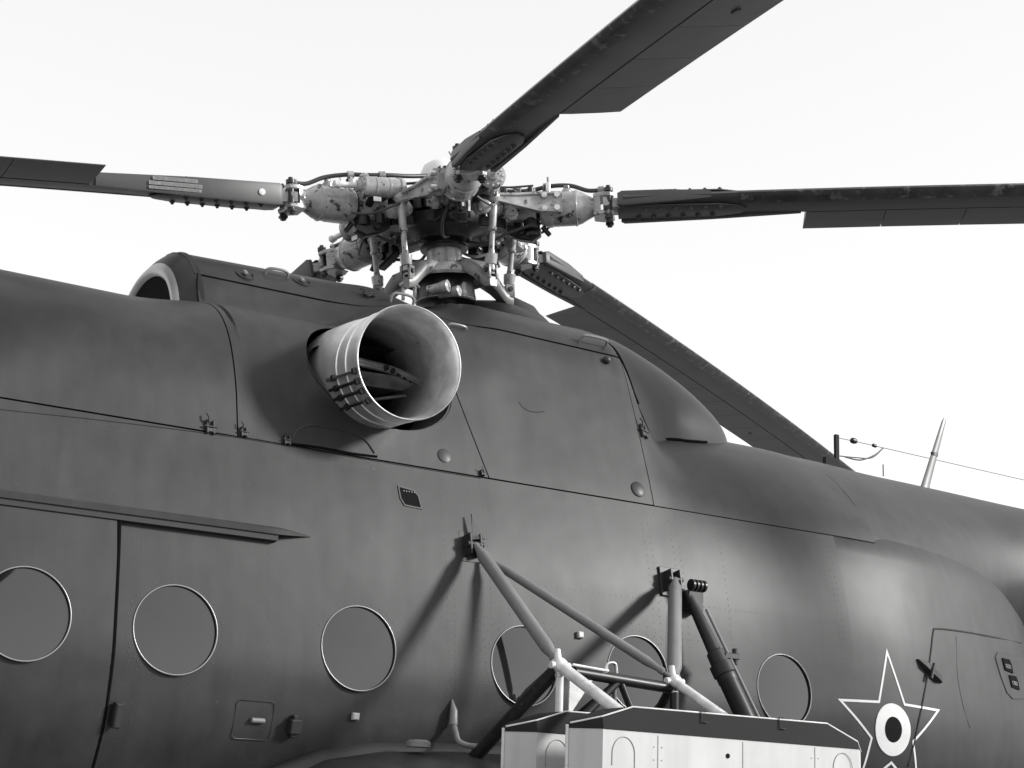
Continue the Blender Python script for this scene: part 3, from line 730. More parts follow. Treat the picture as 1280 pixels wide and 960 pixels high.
# ------------------------------------------------------------------ aerials on the tail boom
p = at(1046, 583, 0); m = MB(); m.box(p + Vector((0, 0, .09)), (.03, .02, .24), bev=.006); m.box(p + Vector((-.06, 0, .02)), (.1, .03, .06), bev=.01); m.build('aerial_mast', M['lid'], HELI)
tp = at(1046, 547, 0); wr = [tp, at(1070, 552, .02), at(1105, 560, .04), at(1280, 600, .2), at(1600, 680, .5)]
MB().tube(wr, .0022, 6).build('aerial_wire', M['hubdark'], HELI)
a = at(1063, 550, .02); b = at(1075, 553, .02); MB().lathe(a, b - a, [(0, .004), (.012, .018), (.03, .02), (.05, .016), (.06, .004)], 14).build('insulator', M['hubdark'], HELI)
a = at(1090, 556, .03); b = at(1099, 559, .03); MB().lathe(a, b - a, [(0, .004), (.01, .012), (.035, .012), (.045, .003)], 12).build('insulator', M['hubdark'], HELI)
MB().tube(spl([at(1104, 560, .04), at(1093, 569, .02), at(1075, 575, 0), at(1056, 571, 0)]), .005, 8).build('aerial_lead', M['hose'], HELI)
MB().tube(spl([at(1104, 560, .04), at(1090, 572, .02), at(1070, 572, 0), at(1050, 570, 0)]), .004, 8).build('aerial_lead', M['hose'], HELI)
b0 = at(1157, 606, 0); b1 = at(1181, 522, 0); m = MB(); rings = []
for t, w in ((-.05, .045), (.0, .04), (.3, .034), (.7, .026), (.94, .020), (1, .008)):
    c = b0.lerp(b1, t); rings.append([c + Vector((w * math.cos(a), w * .3 * math.sin(a), 0)) for a in np.linspace(0, 2 * math.pi, 16, endpoint=False)])
m.rings(rings); m.build('blade_aerial', M['strut'], HELI)
c = b0.lerp(b1, .45); m = MB(); m.rings([[c + Vector((.034 * math.cos(a), .012 * math.sin(a), t)) for a in np.linspace(0, 2 * math.pi, 16, endpoint=False)] for t in (-.012, .012)]); m.build('aerial_band', M['hubdark'], HELI)
b0 = at(1104, 588, 0); MB().cyl(b0 + Vector((0, 0, -.04)), b0 + Vector((0, 0, .04)), .004).build('static_pin', M['hubdark'], HELI)

# ------------------------------------------------------------------ external fuel tank low on the side
m = MB(); rings = []
TX = [(-1.50, .02), (-1.47, .14), (-1.38, .25), (-1.2, .335), (-.95, .38), (-.6, .40), (0, .405), (1.6, .405), (2.0, .33), (2.2, .15)]
for x, r in TX: rings.append([Vector((x, -1.28 - r * .9 * math.cos(a), 1.10 + r * math.sin(a))) for a in np.linspace(0, 2 * math.pi, 48, endpoint=False)])
m.rings(rings); m.build('fuel_tank', M['paint'], HELI, ang=60)
m = MB(); rings = []
for x, r in TX:
    r2 = r + .075; rings.append([Vector((x - .045 if r < .3 else x, -1.20 - r2 * .28 * math.cos(a), 1.07 + r2 * math.sin(a))) for a in np.linspace(0, 2 * math.pi, 32, endpoint=False)])
m.rings(rings); m.build('tank_fairing_strip', M['paint_rivet'], HELI, ang=60)
q = at(523, 925, -1.36); m = MB(); m.lathe(q, (0, 0, 1), [(-.03, .055), (-.01, .055), (.0, .04), (.003, .001)], 20); m.build('tank_cap', M['strut'], HELI)
pa = hit(562, 903)[0]; P = spl([pa + Vector((0, -.02, .02)), pa + Vector((.0, -.05, -.04)), at(575, 928, -1.36), at(598, 933, -1.40), at(625, 925, -1.42), at(650, 912, -1.42)])
MB().tube(P, .013, 12).build('fuel_vent_pipe', M['strut'], HELI)
MB().tube([pa + Vector((0, -.012, .10)), pa + Vector((0, -.03, .05)), pa + Vector((0, -.03, -.01))], .02, 12, rr=[.004, .017, .02]).build('vent_pipe_boot', M['strut'], HELI)

# ------------------------------------------------------------------ weapon pylon struts and truss
def strut(name, a, b, r, mat='strut', ends=True, n=20, prof=None):
    m = MB(); a = Vector(a); b = Vector(b); L = (b - a).length
    pr = prof or [(0, r * .45), (.02, r * .5), (.05, r * .62), (.10, r), (L - .13, r), (L - .07, r * .62), (L - .06, r * .75), (L - .04, r * .75), (L - .035, r * .4), (L, r * .4)]
    m.lathe(a, b - a, pr, n); m.build(name, M[mat], HELI)
A0 = hit(588, 684, .04)[0]; J1 = at(700, 832, -1.90); J2 = at(843, 852, -1.90)
strut('pylon_strut', A0, J1, .030)
strut('pylon_strut', A0 + Vector((.07, -.01, -.06)), J2 + Vector((-.02, 0, .02)), .022)
B0 = hit(836, 728, .05)[0]
strut('pylon_strut', B0, J2, .033)
for q, nn in ((A0, hit(588, 684)[1]), (B0, hit(836, 728)[1])):
    m = MB(); X_, Y_, Z_ = fr(nn); m.box(q - nn * .03 - X_ * .028, (.012, .10, .09), (X_, Y_, Z_)); m.box(q - nn * .03 + X_ * .028, (.012, .10, .09), (X_, Y_, Z_)); m.cyl(q - X_ * .045, q + X_ * .045, .014); m.box(q - nn * .045, (.12, .15, .012), (X_, Y_, Z_)); m.build('strut_bracket', M['paint'], HELI)
q, nn = hit(593, 678); X_, Y_, Z_ = fr(nn)
m = MB(); m.rings([[q + X_ * .02 + nn * .06, q + X_ * .03 + nn * .05, q - X_ * .03 + nn * .03], [q - X_ * .02 + Y_ * .13 + nn * .03, q - X_ * .015 + Y_ * .13 + nn * .025, q - X_ * .02 + Y_ * .13 + nn * .02]]); m.build('strut_fairing_tip', M['strut'], HELI)
# main gear leg running down past the pods
G0 = hit(850, 742, .05)[0]; G1 = at(932, 898, -1.50); gd = (G1 - G0).normalized(); G2 = G0 + gd * 1.7
L = (G2 - G0).length
m = MB(); m.lathe(G0, gd, [(0, .018), (.06, .022), (.10, .027), (.33, .034), (.34, .044), (.40, .046), (.405, .058), (.46, .058), (.465, .050), (.50, .050), (.505, .047), (L, .047)], 28)
m.build('gear_shock_strut', M['paint'], HELI)
q = G0 + gd * .38; m = MB().box(q + Vector((.06, -.02, .02)), (.09, .04, .03)); m.cyl(q + Vector((.09, -.02, -.02)), q + Vector((.09, -.02, .06)), .014); m.build('shock_strut_clamp', M['hubdark'], HELI)
MB().tube([G0 + gd * .1 + Vector((.05, -.03, 0)), G0 + gd * 1.6 + Vector((.06, -.05, 0))], .008, 8).build('brake_line', M['strut'], HELI)
m = MB(); q = G0
for k in range(4): m.lathe(q + Vector((.01 + .025 * k, -.02, .03)), Vector((1, 0, 0)), [(0, .03), (.012, .03)], 16)
m.box(q + Vector((.04, .0, -.05)), (.09, .06, .10)); m.build('shock_strut_bracket', M['hubdark'], HELI)
# wheel, out of the frame but carried by the leg
wq = Vector((G2.x, G2.y - .05, .43)); m = MB(); m.lathe(wq - Vector((0, .14, 0)), (0, 1, 0), [(0, .25), (.02, .36), (.06, .42), (.14, .43), (.22, .42), (.26, .36), (.28, .25)], 40); m.build('wheel', M['rubber'], HELI)
MB().tube([G2, wq], .05, 14).build('axle_leg', M['strut'], HELI)
MB().tube([wq, Vector((wq.x, -.9, 1.1))], .045, 14).build('axle_leg', M['strut'], HELI)
def tub(a, b, r, mat, name='truss_tube'): MB().tube([a, b], r, 14).build(name, M[mat], HELI)
K1 = at(775, 890, -2.32); K2 = at(905, 896, -2.32)
def beam(a, b, w, mat):
    m = MB(); d = (b - a).normalized(); s_ = d.cross(Vector((0, 0, 1))).normalized(); u = s_.cross(d)
    m.rings([[p + s_ * (w * math.cos(t)) + u * (w * .8 * math.sin(t)) for t in np.linspace(0, 2 * math.pi, 14, endpoint=False)] for p in (a - d * .03, a + (b - a) * .02, b)]); m.build('pylon_arm', M[mat], HELI)
beam(J1, K1, .030, 'strutwhite'); beam(J2, K2, .025, 'strutwhite')
for jq in (J1, J2):
    m = MB(); m.sphere(jq, .035); m.cyl(jq - Vector((.05, 0, 0)), jq + Vector((.05, 0, 0)), .016); m.cyl(jq + Vector((0, 0, -.05)), jq + Vector((-.01, .01, .07)), .02, .014); m.build('strut_joint', M['strutwhite'], HELI)
T0 = J1 + Vector((.03, .01, -.02)); T1 = J2 + Vector((0, .01, -.03))
tub(T0 + Vector((.05, .0, -.0)), T1, .024, 'hubdark')
tub(J1 + Vector((0, 0, -.03)), J1 + Vector((0, .0, -.6)), .017, 'strutwhite')
tub(J1, Vector((J1.x - .1, -1.15, 1.32)), .030, 'hubdark')
tub(J2 + Vector((0, 0, -.03)), J2 + Vector((.02, .02, -.6)), .020, 'hubdark')
tub(J2, Vector((J2.x + .25, -1.15, 1.35)), .022, 'hubdark')
tm = T0.lerp(T1, .5); tub(tm, J1 + Vector((-.12, .05, -.45)), .018, 'hubdark'); tub(tm, J2 + Vector((-.1, .0, -.40)), .016, 'hubdark')
tub(tm + Vector((-.03, 0, 0)), tm + Vector((.02, .05, -.32)), .010, 'strut'); tub(tm, Vector((tm.x, -1.2, 1.5)), .014, 'hubdark')
m = MB(); q = J1 + Vector((.05, 0, -.05)); m.rings([[q + Vector((0, y, 0)), q + Vector((.12, y, 0)), q + Vector((.0, y, -.16))] for y in (-.004, .004)]); m.build('gusset_plate', M['strutwhite'], HELI)
q = T0.lerp(T1, .42) + Vector((0, 0, .03)); MB().tube(spl([q + Vector((-.03, 0, -.01)), q + Vector((-.02, 0, .03)), q + Vector((.02, 0, .035)), q + Vector((.03, 0, -.005))]), .007, 8).build('lifting_eye', M['steel'], HELI)
MB().tube(spl([T0.lerp(T1, .05) + Vector((0, -.02, .03)), T0.lerp(T1, .3) + Vector((0, -.02, .028)), q + Vector((-.03, -.02, 0))]), .006, 8).build('pylon_cable', M['strutwhite'], HELI)

# ------------------------------------------------------------------ the two slab-sided launcher pods hanging on the pylon
def pod(Y, x0, x1, label):
    root = empty('launcher_pod', ((x0 + x1) / 2, Y, .95)); root['label'] = label; root['category'] = 'launcher pod'; root['group'] = 'launcher pods side by side on the pylon'
    base = Vector(root.location)
    th = .105; ins = .045
    zl, zr = 1.555, 1.55; topc = 1.648
    def prof(x, kind):
        pass
    L = x1 - x0
    def plan(x):    # half thickness: sharp nose and tail
        return min(th, .012 + (x - x0) * 1.1, .012 + (x1 - x) * .9)
    def topz(x):
        return min(topc, zl + .02 + (x - x0) * .30 if x < x0 + .24 else topc, topc - max(0, x - (x1 - .28)) * .36)
    xs = [x0, x0 + .04, x0 + .09, x0 + .24, x0 + .5, (x0 + x1) / 2, x1 - .5, x1 - .28, x1 - .1, x1 - .04, x1]
    body = MB(); rings = []
    for x in xs:
        w = plan(x); zs = zl + (zr - zl) * (x - x0) / L
        rings.append([Vector((x, Y - w, .96)), Vector((x, Y - w, zs)), Vector((x, Y + w, zs)), Vector((x, Y + w, .96))])
    body.rings(rings); body.V = [v - base for v in body.V]; body.build('body', M['white'], root, ang=25)
    lid = MB(); rings = []
    for x in xs:
        w = plan(x) + .004; zs = zl + (zr - zl) * (x - x0) / L; tz = topz(x)
        rings.append([Vector((x, Y - w, zs + .001)), Vector((x, Y - w * .93, tz - .006)), Vector((x, Y - w * .88, tz)), Vector((x, Y + w * .88, tz)), Vector((x, Y + w * .93, tz - .006)), Vector((x, Y + w, zs + .001))])
    lid.rings(rings); lid.V = [v - base for v in lid.V]; lid.build('lid', M['lid'], root, ang=25)
    edge = MB().tube([Vector((x, Y - plan(x) * .9 - .002, topz(x))) for x in xs], .0035, 8); edge.V = [v - base for v in edge.V]; edge.build('lid_edge', M['strutwhite'], root)  # white tube painting the highlight along the lid's top edge
    e2 = MB().tube([Vector((x0 - .003, Y, .97)), Vector((x0 - .003, Y, zl + .015))], .007, 8); e2.V = [v - base for v in e2.V]; e2.build('nose_edge', M['strutwhite'], root)  # white tube painting the highlight down the pod's nose
    def on(x, z, y=0): return Vector((x, Y - plan(x) - .0015 - y, z)) - base
    for x in (x0 + .36, x0 + .80, x1 - .36):
        MB().tube([on(x, .98), on(x, zl - .01)], .0009, 6).build('panel_joint', M['strut'], root)
    for x in (x0 + .19, x1 - .2):
        c = [on(x + .055 * math.cos(a), 1.465 + .065 * math.sin(a)) for a in np.linspace(.15, math.pi - .0, 14)]
        MB().tube([on(x + .055, 1.38)] + c + [on(x - .055, 1.42)], .0012, 6).build('access_cover', M['strut'], root)
        MB().tube([on(x + .03, 1.40), on(x + .05, 1.40)], .003, 6).build('cover_catch', M['strut'], root)
    MB().lathe(on(x0 + .72, 1.485), (0, -1, 0), [(-.002, .010), (.001, .010), (.0015, .001)], 12).build('drain_hole', M['soot'], root)
    for dx_ in (.58, 1.0):
        MB().tube([on(x0 + dx_ + .03, 1.61, .004), on(x0 + dx_, 1.61, .004), on(x0 + dx_, 1.655, -.004), on(x0 + dx_ + .03, 1.655, -.004)], .0025, 6).build('lid_stencil', M['paint_rivet'], root)
        rv = MB()
    
    for z in np.arange(1.0, 1.53, .05):
        for x in (x0 + .34, x0 + .38, x1 - .34, x1 - .38): rv.lathe(on(x, z), (0, -1, 0), [(0, .0025), (.0012, .0018), (.0016, .0003)], 6, cap=False)
    rv.build('rivets', M['strut'], root, kind='stuff')
pod(-2.42, -.78, .778, 'outer slab-sided launcher pod, nearest the viewer, white with dark lid, hanging under the pylon')
pod(-1.98, -.78, .778, 'inner slab-sided launcher pod, half hidden behind the outer one, beside the fuselage')

# ------------------------------------------------------------------ main rotor
H = Vector((.026, 0, 4.523)); tf = R(5.016)
nR = Vector((-math.sin(tf), 0, math.cos(tf))); XR = Vector((math.cos(tf), 0, math.sin(tf))); YR = nR.cross(XR)
#        az      droop   curve  pitch
BL = [(113.7, .022, 106.3, .082, .0042, -1.2), (39.6, .020, 39.6, .029, .0047, 6.8), (-25.0, .051, -29.2, .050, .0045, 3.2), (186.0, .021, 186.0, .029, .0042, 4.6), (256.0, .095, 270.0, .15, .010, 5.)]
def armM(az, dr=0.):
    D = XR * math.cos(R(az)) - YR * math.sin(R(az)); Q = XR * math.cos(R(az + 90)) - YR * math.sin(R(az + 90))
    D2 = (D - nR * dr).normalized(); N2 = D2.cross(Q) ; N2 = N2 if N2.dot(nR) > 0 else -N2
    m = Matrix((D2, -Q, N2)).transposed().to_4x4(); m.translation = H; return m
HB = empty('rotor_hub', H, HELI)
def hb(mb, name, mat, ang=35): mb.V = [v - H for v in mb.V]; return mb.build(name, mat, HB, ang=ang)
m = MB(); m.lathe(H, nR, [(-.17, .11), (-.16, .15), (-.13, .17), (-.10, .24), (-.04, .25), (-.03, .17), (.03, .17), (.04, .24), (.10, .24), (.12, .17), (.15, .13), (.19, .12), (.2, .06)], 40); hb(m, 'hub_core', M['hubdark'])
m = MB(); m.lathe(H, nR, [(.15, .12), (.17, .125), (.24, .12), (.285, .10), (.31, .06), (.315, .001)], 32); hb(m, 'fluid_reservoir', M['whitemark'])
m = MB(); m.lathe(H, nR, [(-.90, .055), (-.15, .07)], 24); hb(m, 'rotor_mast', M['hub'])
m = MB(); m.lathe(H, nR, [(-.215, .13), (-.205, .135), (-.19, .13), (-.185, .10)], 32); hb(m, 'mast_collar', M['hubdark'])
m = MB(); m.lathe(H, nR, [(-.31, .095), (-.305, .10), (-.21, .098), (-.205, .09)], 32); hb(m, 'mast_sleeve', M['hub'])
# swashplate: five-armed bell with a dark drum under it
m = MB(); m.lathe(H, nR, [(-.53, .13), (-.52, .165), (-.50, .17), (-.47, .165), (-.40, .16), (-.36, .15)], 40); hb(m, 'swashplate_drum', M['hubdark'])
m = MB(); m.torus(H - nR * .51, nR, .168, .004, 40, 8); hb(m, 'drum_ring', M['hub'])
m = MB(); m.lathe(H, nR, [(-.34, .14), (-.365, .205), (-.395, .222), (-.40, .232), (-.385, .242), (-.36, .238), (-.335, .212), (-.315, .165), (-.30, .10), (-.305, .09)], 48); hb(m, 'swashplate_bell', M['hub'])
for k in range(10):
    a = k * math.pi / 5; q = H + (XR * math.cos(a) - YR * math.sin(a)) * .125 - nR * .305
    hb(MB().cyl(q, q + nR * .02, .011, n=6), 'bell_bolt', M['hub'])
for i, (az, dr_, azb, db, cv, pt) in enumerate(BL):
    az0 = 110.4 - [0, 72, 144, -72, -144][i]; sa = R(az0 + 44)
    d = XR * math.cos(sa) - YR * math.sin(sa); t = nR.cross(d)
    m = MB(); path = [(.17, -.345, .085, .022), (.20, -.352, .080, .030), (.24, -.362, .07, .038), (.29, -.385, .060, .048), (.33, -.43, .045, .044), (.36, -.465, .036, .036), (.405, -.48, .026, .026)]
    rings = []
    for r_, z_, w_, h_ in path:
        c = H + d * r_ + nR * z_; rings.append([c + t * (w_ * x) + nR * (h_ * y) for x, y in ((-1, -.6), (-.8, -1), (.8, -1), (1, -.6), (1, .6), (.8, 1), (-.8, 1), (-1, .6))])
    m.rings(rings)
    tip = H + d * .385 + nR * -.47
    for s_ in (-1, 1): m.box(tip + t * (.026 * s_) + nR * .045 + d * .0, (.05, .012, .08), (d, t, nR), .008)
    hb(m, 'swashplate_arm', M['plate'], ang=50)
    m = MB(); m.cyl(tip + nR * .055 - t * .042, tip + nR * .055 + t * .042, .014); m.sphere(tip + nR * .055, .026, d=t); hb(m, 'link_bearing', M['hubdark'])
# non-rotating scissors, servo heads at the mast foot
for px, py, s in ((556, 358, .034), (570, 364, .030)):
    q = at(px, py, -.30); m = MB(); dd = Vector((.5, -.8, .1)).normalized(); m.lathe(q, dd, [(-.10, s * .7), (-.03, s * .8), (0, s), (.02, s), (.025, s * .6), (.026, s * .5)], 20); m.lathe(q + dd * .0265, dd, [(0, s * .4), (.002, s * .4)], 14); hb(m, 'servo_head', M['hub'])
m = MB(); q = at(512, 350, -.15)
for dx_ in (-.035, .035): m.tube([q + Vector((dx_, 0, .05)), q + Vector((dx_, 0, -.12))], .010)
m.tube([q + Vector((-.06, 0, -.04)), q + Vector((0, -.02, .0)), q + Vector((.06, 0, -.03))], .010); hb(m, 'control_lever', M['hub'])
m = MB(); q = at(620, 366, .1)
m = MB(); m.lathe(Vector((H.x - .03, 0, 3.92)), nR, [(-.15, .27), (-.03, .26), (.0, .22), (.01, .15)], 36); hb(m, 'mast_boot', M['hubdark'])

def FL(mb): mb.V = [Vector((v.x, -v.y, v.z)) for v in mb.V]; return mb
def oct_ring(c, ux, uy, w, h, b=.3):
    return [c + ux * (w * x) + uy * (h * y) for x, y in ((-1, -1 + b), (-1 + b, -1), (1 - b, -1), (1, -1 + b), (1, 1 - b), (1 - b, 1), (-1 + b, 1), (-1, 1 - b))]
X1, Y1, Z1 = Vector((1, 0, 0)), Vector((0, 1, 0)), Vector((0, 0, 1))
def V3(x, y, z): return Vector((x, y, z))
def arm_parts():
    P = []
    # fixed lugs of the hub
    m = MB()
    for z in (-.075, .075): m.prism([(.12, -.11), (.28, -.075), (.34, -.045), (.355, 0), (.34, .045), (.28, .075), (.12, .11)], Matrix.Translation((0, 0, z - .028)), .056, .006)
    P.append(('hub_lug', m, 'hubdark'))
    m = MB(); m.cyl(V3(.30, -.105, 0), V3(.30, .105, 0), .052, n=24); m.cyl(V3(.30, -.12, 0), V3(.30, -.10, 0), .035); m.cyl(V3(.30, .10, 0), V3(.30, .12, 0), .035)
    for s_ in (-1, 1):
        for k in range(6):
            a = k * math.pi / 3; m.cyl(V3(.30 + .04 * math.cos(a), s_ * .105, .04 * math.sin(a)), V3(.30 + .04 * math.cos(a), s_ * .117, .04 * math.sin(a)), .007, n=6)
    P.append(('flapping_hinge', m, 'hub'))
    m = MB(); m.rings([oct_ring(V3(x, 0, z), Y1, Z1, w, h) for x, z, w, h in ((.33, 0, .055, .050), (.38, 0, .06, .055), (.46, 0, .052, .062), (.53, 0, .055, .062))]); P.append(('drag_link', m, 'hub'))
    m = MB(); m.cyl(V3(.50, 0, -.115), V3(.50, 0, .10), .047, n=24); m.cyl(V3(.50, 0, .10), V3(.50, 0, .125), .03); m.lathe(V3(.50, 0, -.115), (0, 0, -1), [(0, .03), (.02, .045), (.035, .04), (.05, .015)], 20)
    P.append(('drag_hinge', m, 'hubdark'))
    m = MB(); m.lathe(V3(.545, 0, 0), X1, [(0, .05), (.01, .085), (.03, .098), (.055, .099), (.058, .103), (.075, .103), (.078, .099), (.20, .098), (.205, .102), (.213, .102), (.216, .096), (.24, .088), (.275, .068), (.30, .055), (.345, .05)], 36)
    P.append(('feathering_housing', m, 'hub'))
    m = MB()
    for k in range(12):
        a = 2 * math.pi * k / 12; m.cyl(V3(.551, .078 * math.cos(a), .078 * math.sin(a)), V3(.541, .078 * math.cos(a), .078 * math.sin(a)), .008, n=6)
    P.append(('housing_bolt_ring', m, 'hubdark'))
    # clevis with two upright bolts
    m = MB()
    for z in (-.052, .052): m.prism([(.85, -.06), (.90, -.085), (.945, -.085), (.965, -.06), (.95, 0), (.965, .06), (.945, .085), (.90, .085), (.85, .06)], Matrix.Translation((0, 0, z - .013)), .026, .005)
    m.rings([oct_ring(V3(x, 0, 0), Y1, Z1, w, h) for x, w, h in ((.845, .05, .045), (.87, .07, .062), (.89, .075, .064))])
    P.append(('clevis', m, 'hub'))
    for s_ in (-1, 1):
        m = MB(); m.cyl(V3(.935, s_ * .062, -.085), V3(.935, s_ * .062, .085), .019, n=20); m.lathe(V3(.935, s_ * .062, -.075), (0, 0, -1), [(0, .026), (.012, .026), (.014, .018), (.024, .016), (.026, .01)], 6); m.lathe(V3(.935, s_ * .062, .07), Z1, [(0, .026), (.02, .026), (.022, .014), (.035, .012)], 12)
        P.append(('clevis_bolt', m, 'hubdark'))
    # pitch horn on the leading side: bolted pad, ribbed taper, ball end
    m = MB(); m.box(V3(.62, .105, .0), (.12, .03, .12), bev=.008)
    m.rings([[V3(x, y - t * .5, z0 - h) , V3(x, y + t * .5, z0 - h), V3(x, y + t * .5, z0 - h + .012), V3(x, y + t * .12, z0 - h + .016), V3(x, y + t * .12, z0 + h - .016), V3(x, y + t * .5, z0 + h - .012), V3(x, y + t * .5, z0 + h), V3(x, y - t * .5, z0 + h)] for x, y, z0, h, t in ((.67, .125, .0, .058, .05), (.56, .135, .0, .056, .06), (.44, .20, .0, .036, .05), (.34, .265, 0, .022, .042))])
    m.sphere(V3(.315, .28, 0), .038, 16, 10, d=Y1); m.cyl(V3(.315, .245, 0), V3(.315, .32, 0), .016)
    P.append(('pitch_horn', m, 'hub'))
    for x in (.585, .655):
        for z in (-.038, .038):
            m = MB(); m.cyl(V3(x, .10, z), V3(x, .168 if x < .6 else .162, z), .012, n=6); m.lathe(V3(x, .165, z), Y1, [(-.03, .016), (-.002, .016)], 14); P.append(('horn_bolt', m, 'steel'))
    # damper on the trailing side, rod pointing outboard
    m = MB(); a = V3(.33, -.20, .055); b = V3(.57, -.185, .055)
    m.lathe(a, b - a, [(0, .04), (.01, .058), (.03, .062), (.035, .055), (.09, .055), (.092, .057), (.10, .057), (.102, .055), (.165, .055), (.167, .058), (.175, .058), (.177, .055), (.225, .055)], 28); P.append(('damper_cylinder', m, 'hub'))
    m = MB(); d = (b - a).normalized(); m.lathe(b - d * .02, d, [(0, .06), (.004, .072), (.022, .072), (.026, .064), (.03, .034), (.055, .030), (.057, .018)], 28)
    _, u, w = basis(d)
    P.append(('damper_flange', m, 'hub'))
    m = MB()
    for k in range(12):
        t = 2 * math.pi * k / 12; q = b + u * .055 * math.cos(t) + w * .055 * math.sin(t); m.cyl(q, q + d * .013, .0075, n=6)
    P.append(('flange_bolts', m, 'steel'))
    m = MB(); m.cyl(b + d * .03, b + d * .15, .016, n=18); m.lathe(b + d * .13, d, [(0, .018), (.003, .022), (.03, .022), (.034, .018)], 16); P.append(('damper_rod', m, 'strutwhite'))
    m = MB(); m.box(V3(.42, -.13, .03), (.05, .12, .035), bev=.008); m.box(V3(.36, -.15, .0), (.06, .08, .06), bev=.01); m.cyl(V3(.5, -.1, -.02), V3(.5, -.17, .02), .022); P.append(('damper_bracket', m, 'hubdark'))
    m = MB(); m.box(V3(.50, -.215, -.02), (.045, .004, .026), bev=.001); P.append(('data_plate', m, 'whitemark'))
    # hoses and unions
    P.append(('hydraulic_hose', MB().tube(spl([V3(.10, -.06, .20), V3(.24, -.10, .17), V3(.38, -.12, .155), V3(.50, -.10, .15), V3(.60, -.06, .155), V3(.72, -.02, .14), V3(.82, 0, .10), V3(.90, .0, .10)], 6), .0125, 12), 'hose'))
    m = MB()
    for x, y, z in ((.585, -.065, .155), (.42, -.115, .154), (.895, 0, .10)): m.cyl(V3(x - .018, y, z), V3(x + .018, y + .005, z), .021); m.box(V3(x, y, z - .03), (.016, .024, .05), bev=.003)
    P.append(('hose_clamp', m, 'hub'))
    P.append(('hydraulic_hose', MB().tube(spl([V3(.12, .05, .19), V3(.25, .02, .16), V3(.34, -.08, .12), V3(.36, -.18, .115)], 6), .008, 10), 'hose'))
    P.append(('bleed_union', MB().cyl(V3(.60, .03, .09), V3(.60, .035, .15), .013).cyl(V3(.60, .035, .145), V3(.60, .05, .175), .007), 'steel'))
    m = MB(); m.lathe(V3(.70, -.01, .09), Z1, [(0, .03), (.015, .03), (.03, .018), (.045, .018), (.046, .008)], 14); P.append(('oil_filler', m, 'hub'))
    for k_, (a_, b_, c_, e_) in enumerate((((.08, .10, .15), (.20, .14, .12), (.34, .13, .10), (.52, .09, .115)), ((.10, -.02, -.15), (.24, .04, -.19), (.38, .06, -.14), (.50, .05, -.10)), ((.30, -.19, .0), (.40, -.23, -.05), (.52, -.17, -.09), (.60, -.09, -.07)), ((.45, .16, .07), (.38, .10, .11), (.26, .06, .13), (.12, .04, .17)))):
        P.append(('lubrication_line', MB().tube(spl([V3(*a_), V3(*b_), V3(*c_), V3(*e_)], 6), (.006, .009, .007, .005)[k_], 8), 'hose'))
    for x, y, z, r_ in ((.20, .10, .02, .035), (.20, -.10, .02, .035), (.26, .0, .09, .03), (.42, -.06, -.07, .028), (.36, .12, .05, .022), (.50, .06, .07, .02), (.58, -.03, .10, .018)):
        m = MB(); m.cyl(V3(x, y, z - .04), V3(x, y, z + .04), r_, n=10); m.cyl(V3(x, y, z + .04), V3(x, y, z + .055), r_ * .6, n=6)
        P.append(('valve_fitting', m, 'hubdark'))
    for x, y, z in ((.22, .06, .12), (.30, -.07, .10), (.44, .075, .05), (.40, -.08, -.03)):
        m = MB(); m.box(V3(x, y, z), (.055, .012, .05), bev=.003); m.cyl(V3(x - .015, y - .015, z), V3(x - .015, y + .015, z), .008, n=6); m.cyl(V3(x + .015, y - .015, z), V3(x + .015, y + .015, z), .008, n=6)
        P.append(('bracket_tab', m, 'hub'))
    m = MB(); m.lathe(V3(.27, -.15, -.03), V3(.9, -.1, -.25), [(0, .02), (.02, .04), (.05, .045), (.055, .04), (.08, .045), (.085, .04), (.11, .045), (.115, .04), (.15, .036), (.16, .02)], 18); P.append(('ribbed_boot', m, 'hub'))
    # droop stop and under-hinge clutter
    m = MB(); m.rings([oct_ring(V3(x, y, z), Y1, Z1, w, h) for x, y, z, w, h in ((.36, -.03, -.10, .03, .03), (.43, -.03, -.13, .035, .035), (.50, -.02, -.15, .035, .03), (.55, -.01, -.13, .03, .02))]); m.cyl(V3(.44, -.08, -.125), V3(.44, .03, -.125), .02); m.cyl(V3(.56, .0, -.10), V3(.60, .0, -.15), .014); P.append(('droop_stop', m, 'hubdark'))
    m = MB(); m.lathe(V3(.40, .09, -.05), Y1, [(0, .035), (.03, .035), (.035, .02), (.06, .02)], 16); m.box(V3(.42, .09, .01), (.12, .03, .055), bev=.006); P.append(('hinge_cap', m, 'hub'))
    return P
PARTS = [(n_, FL(mb).build(n_, M[mt_]).data) for n_, mb, mt_ in arm_parts()]
for o in [o for o in list(COL.objects) if o.parent is None and o.type == 'MESH' and o.name not in ('ground',)]: bpy.data.objects.remove(o)
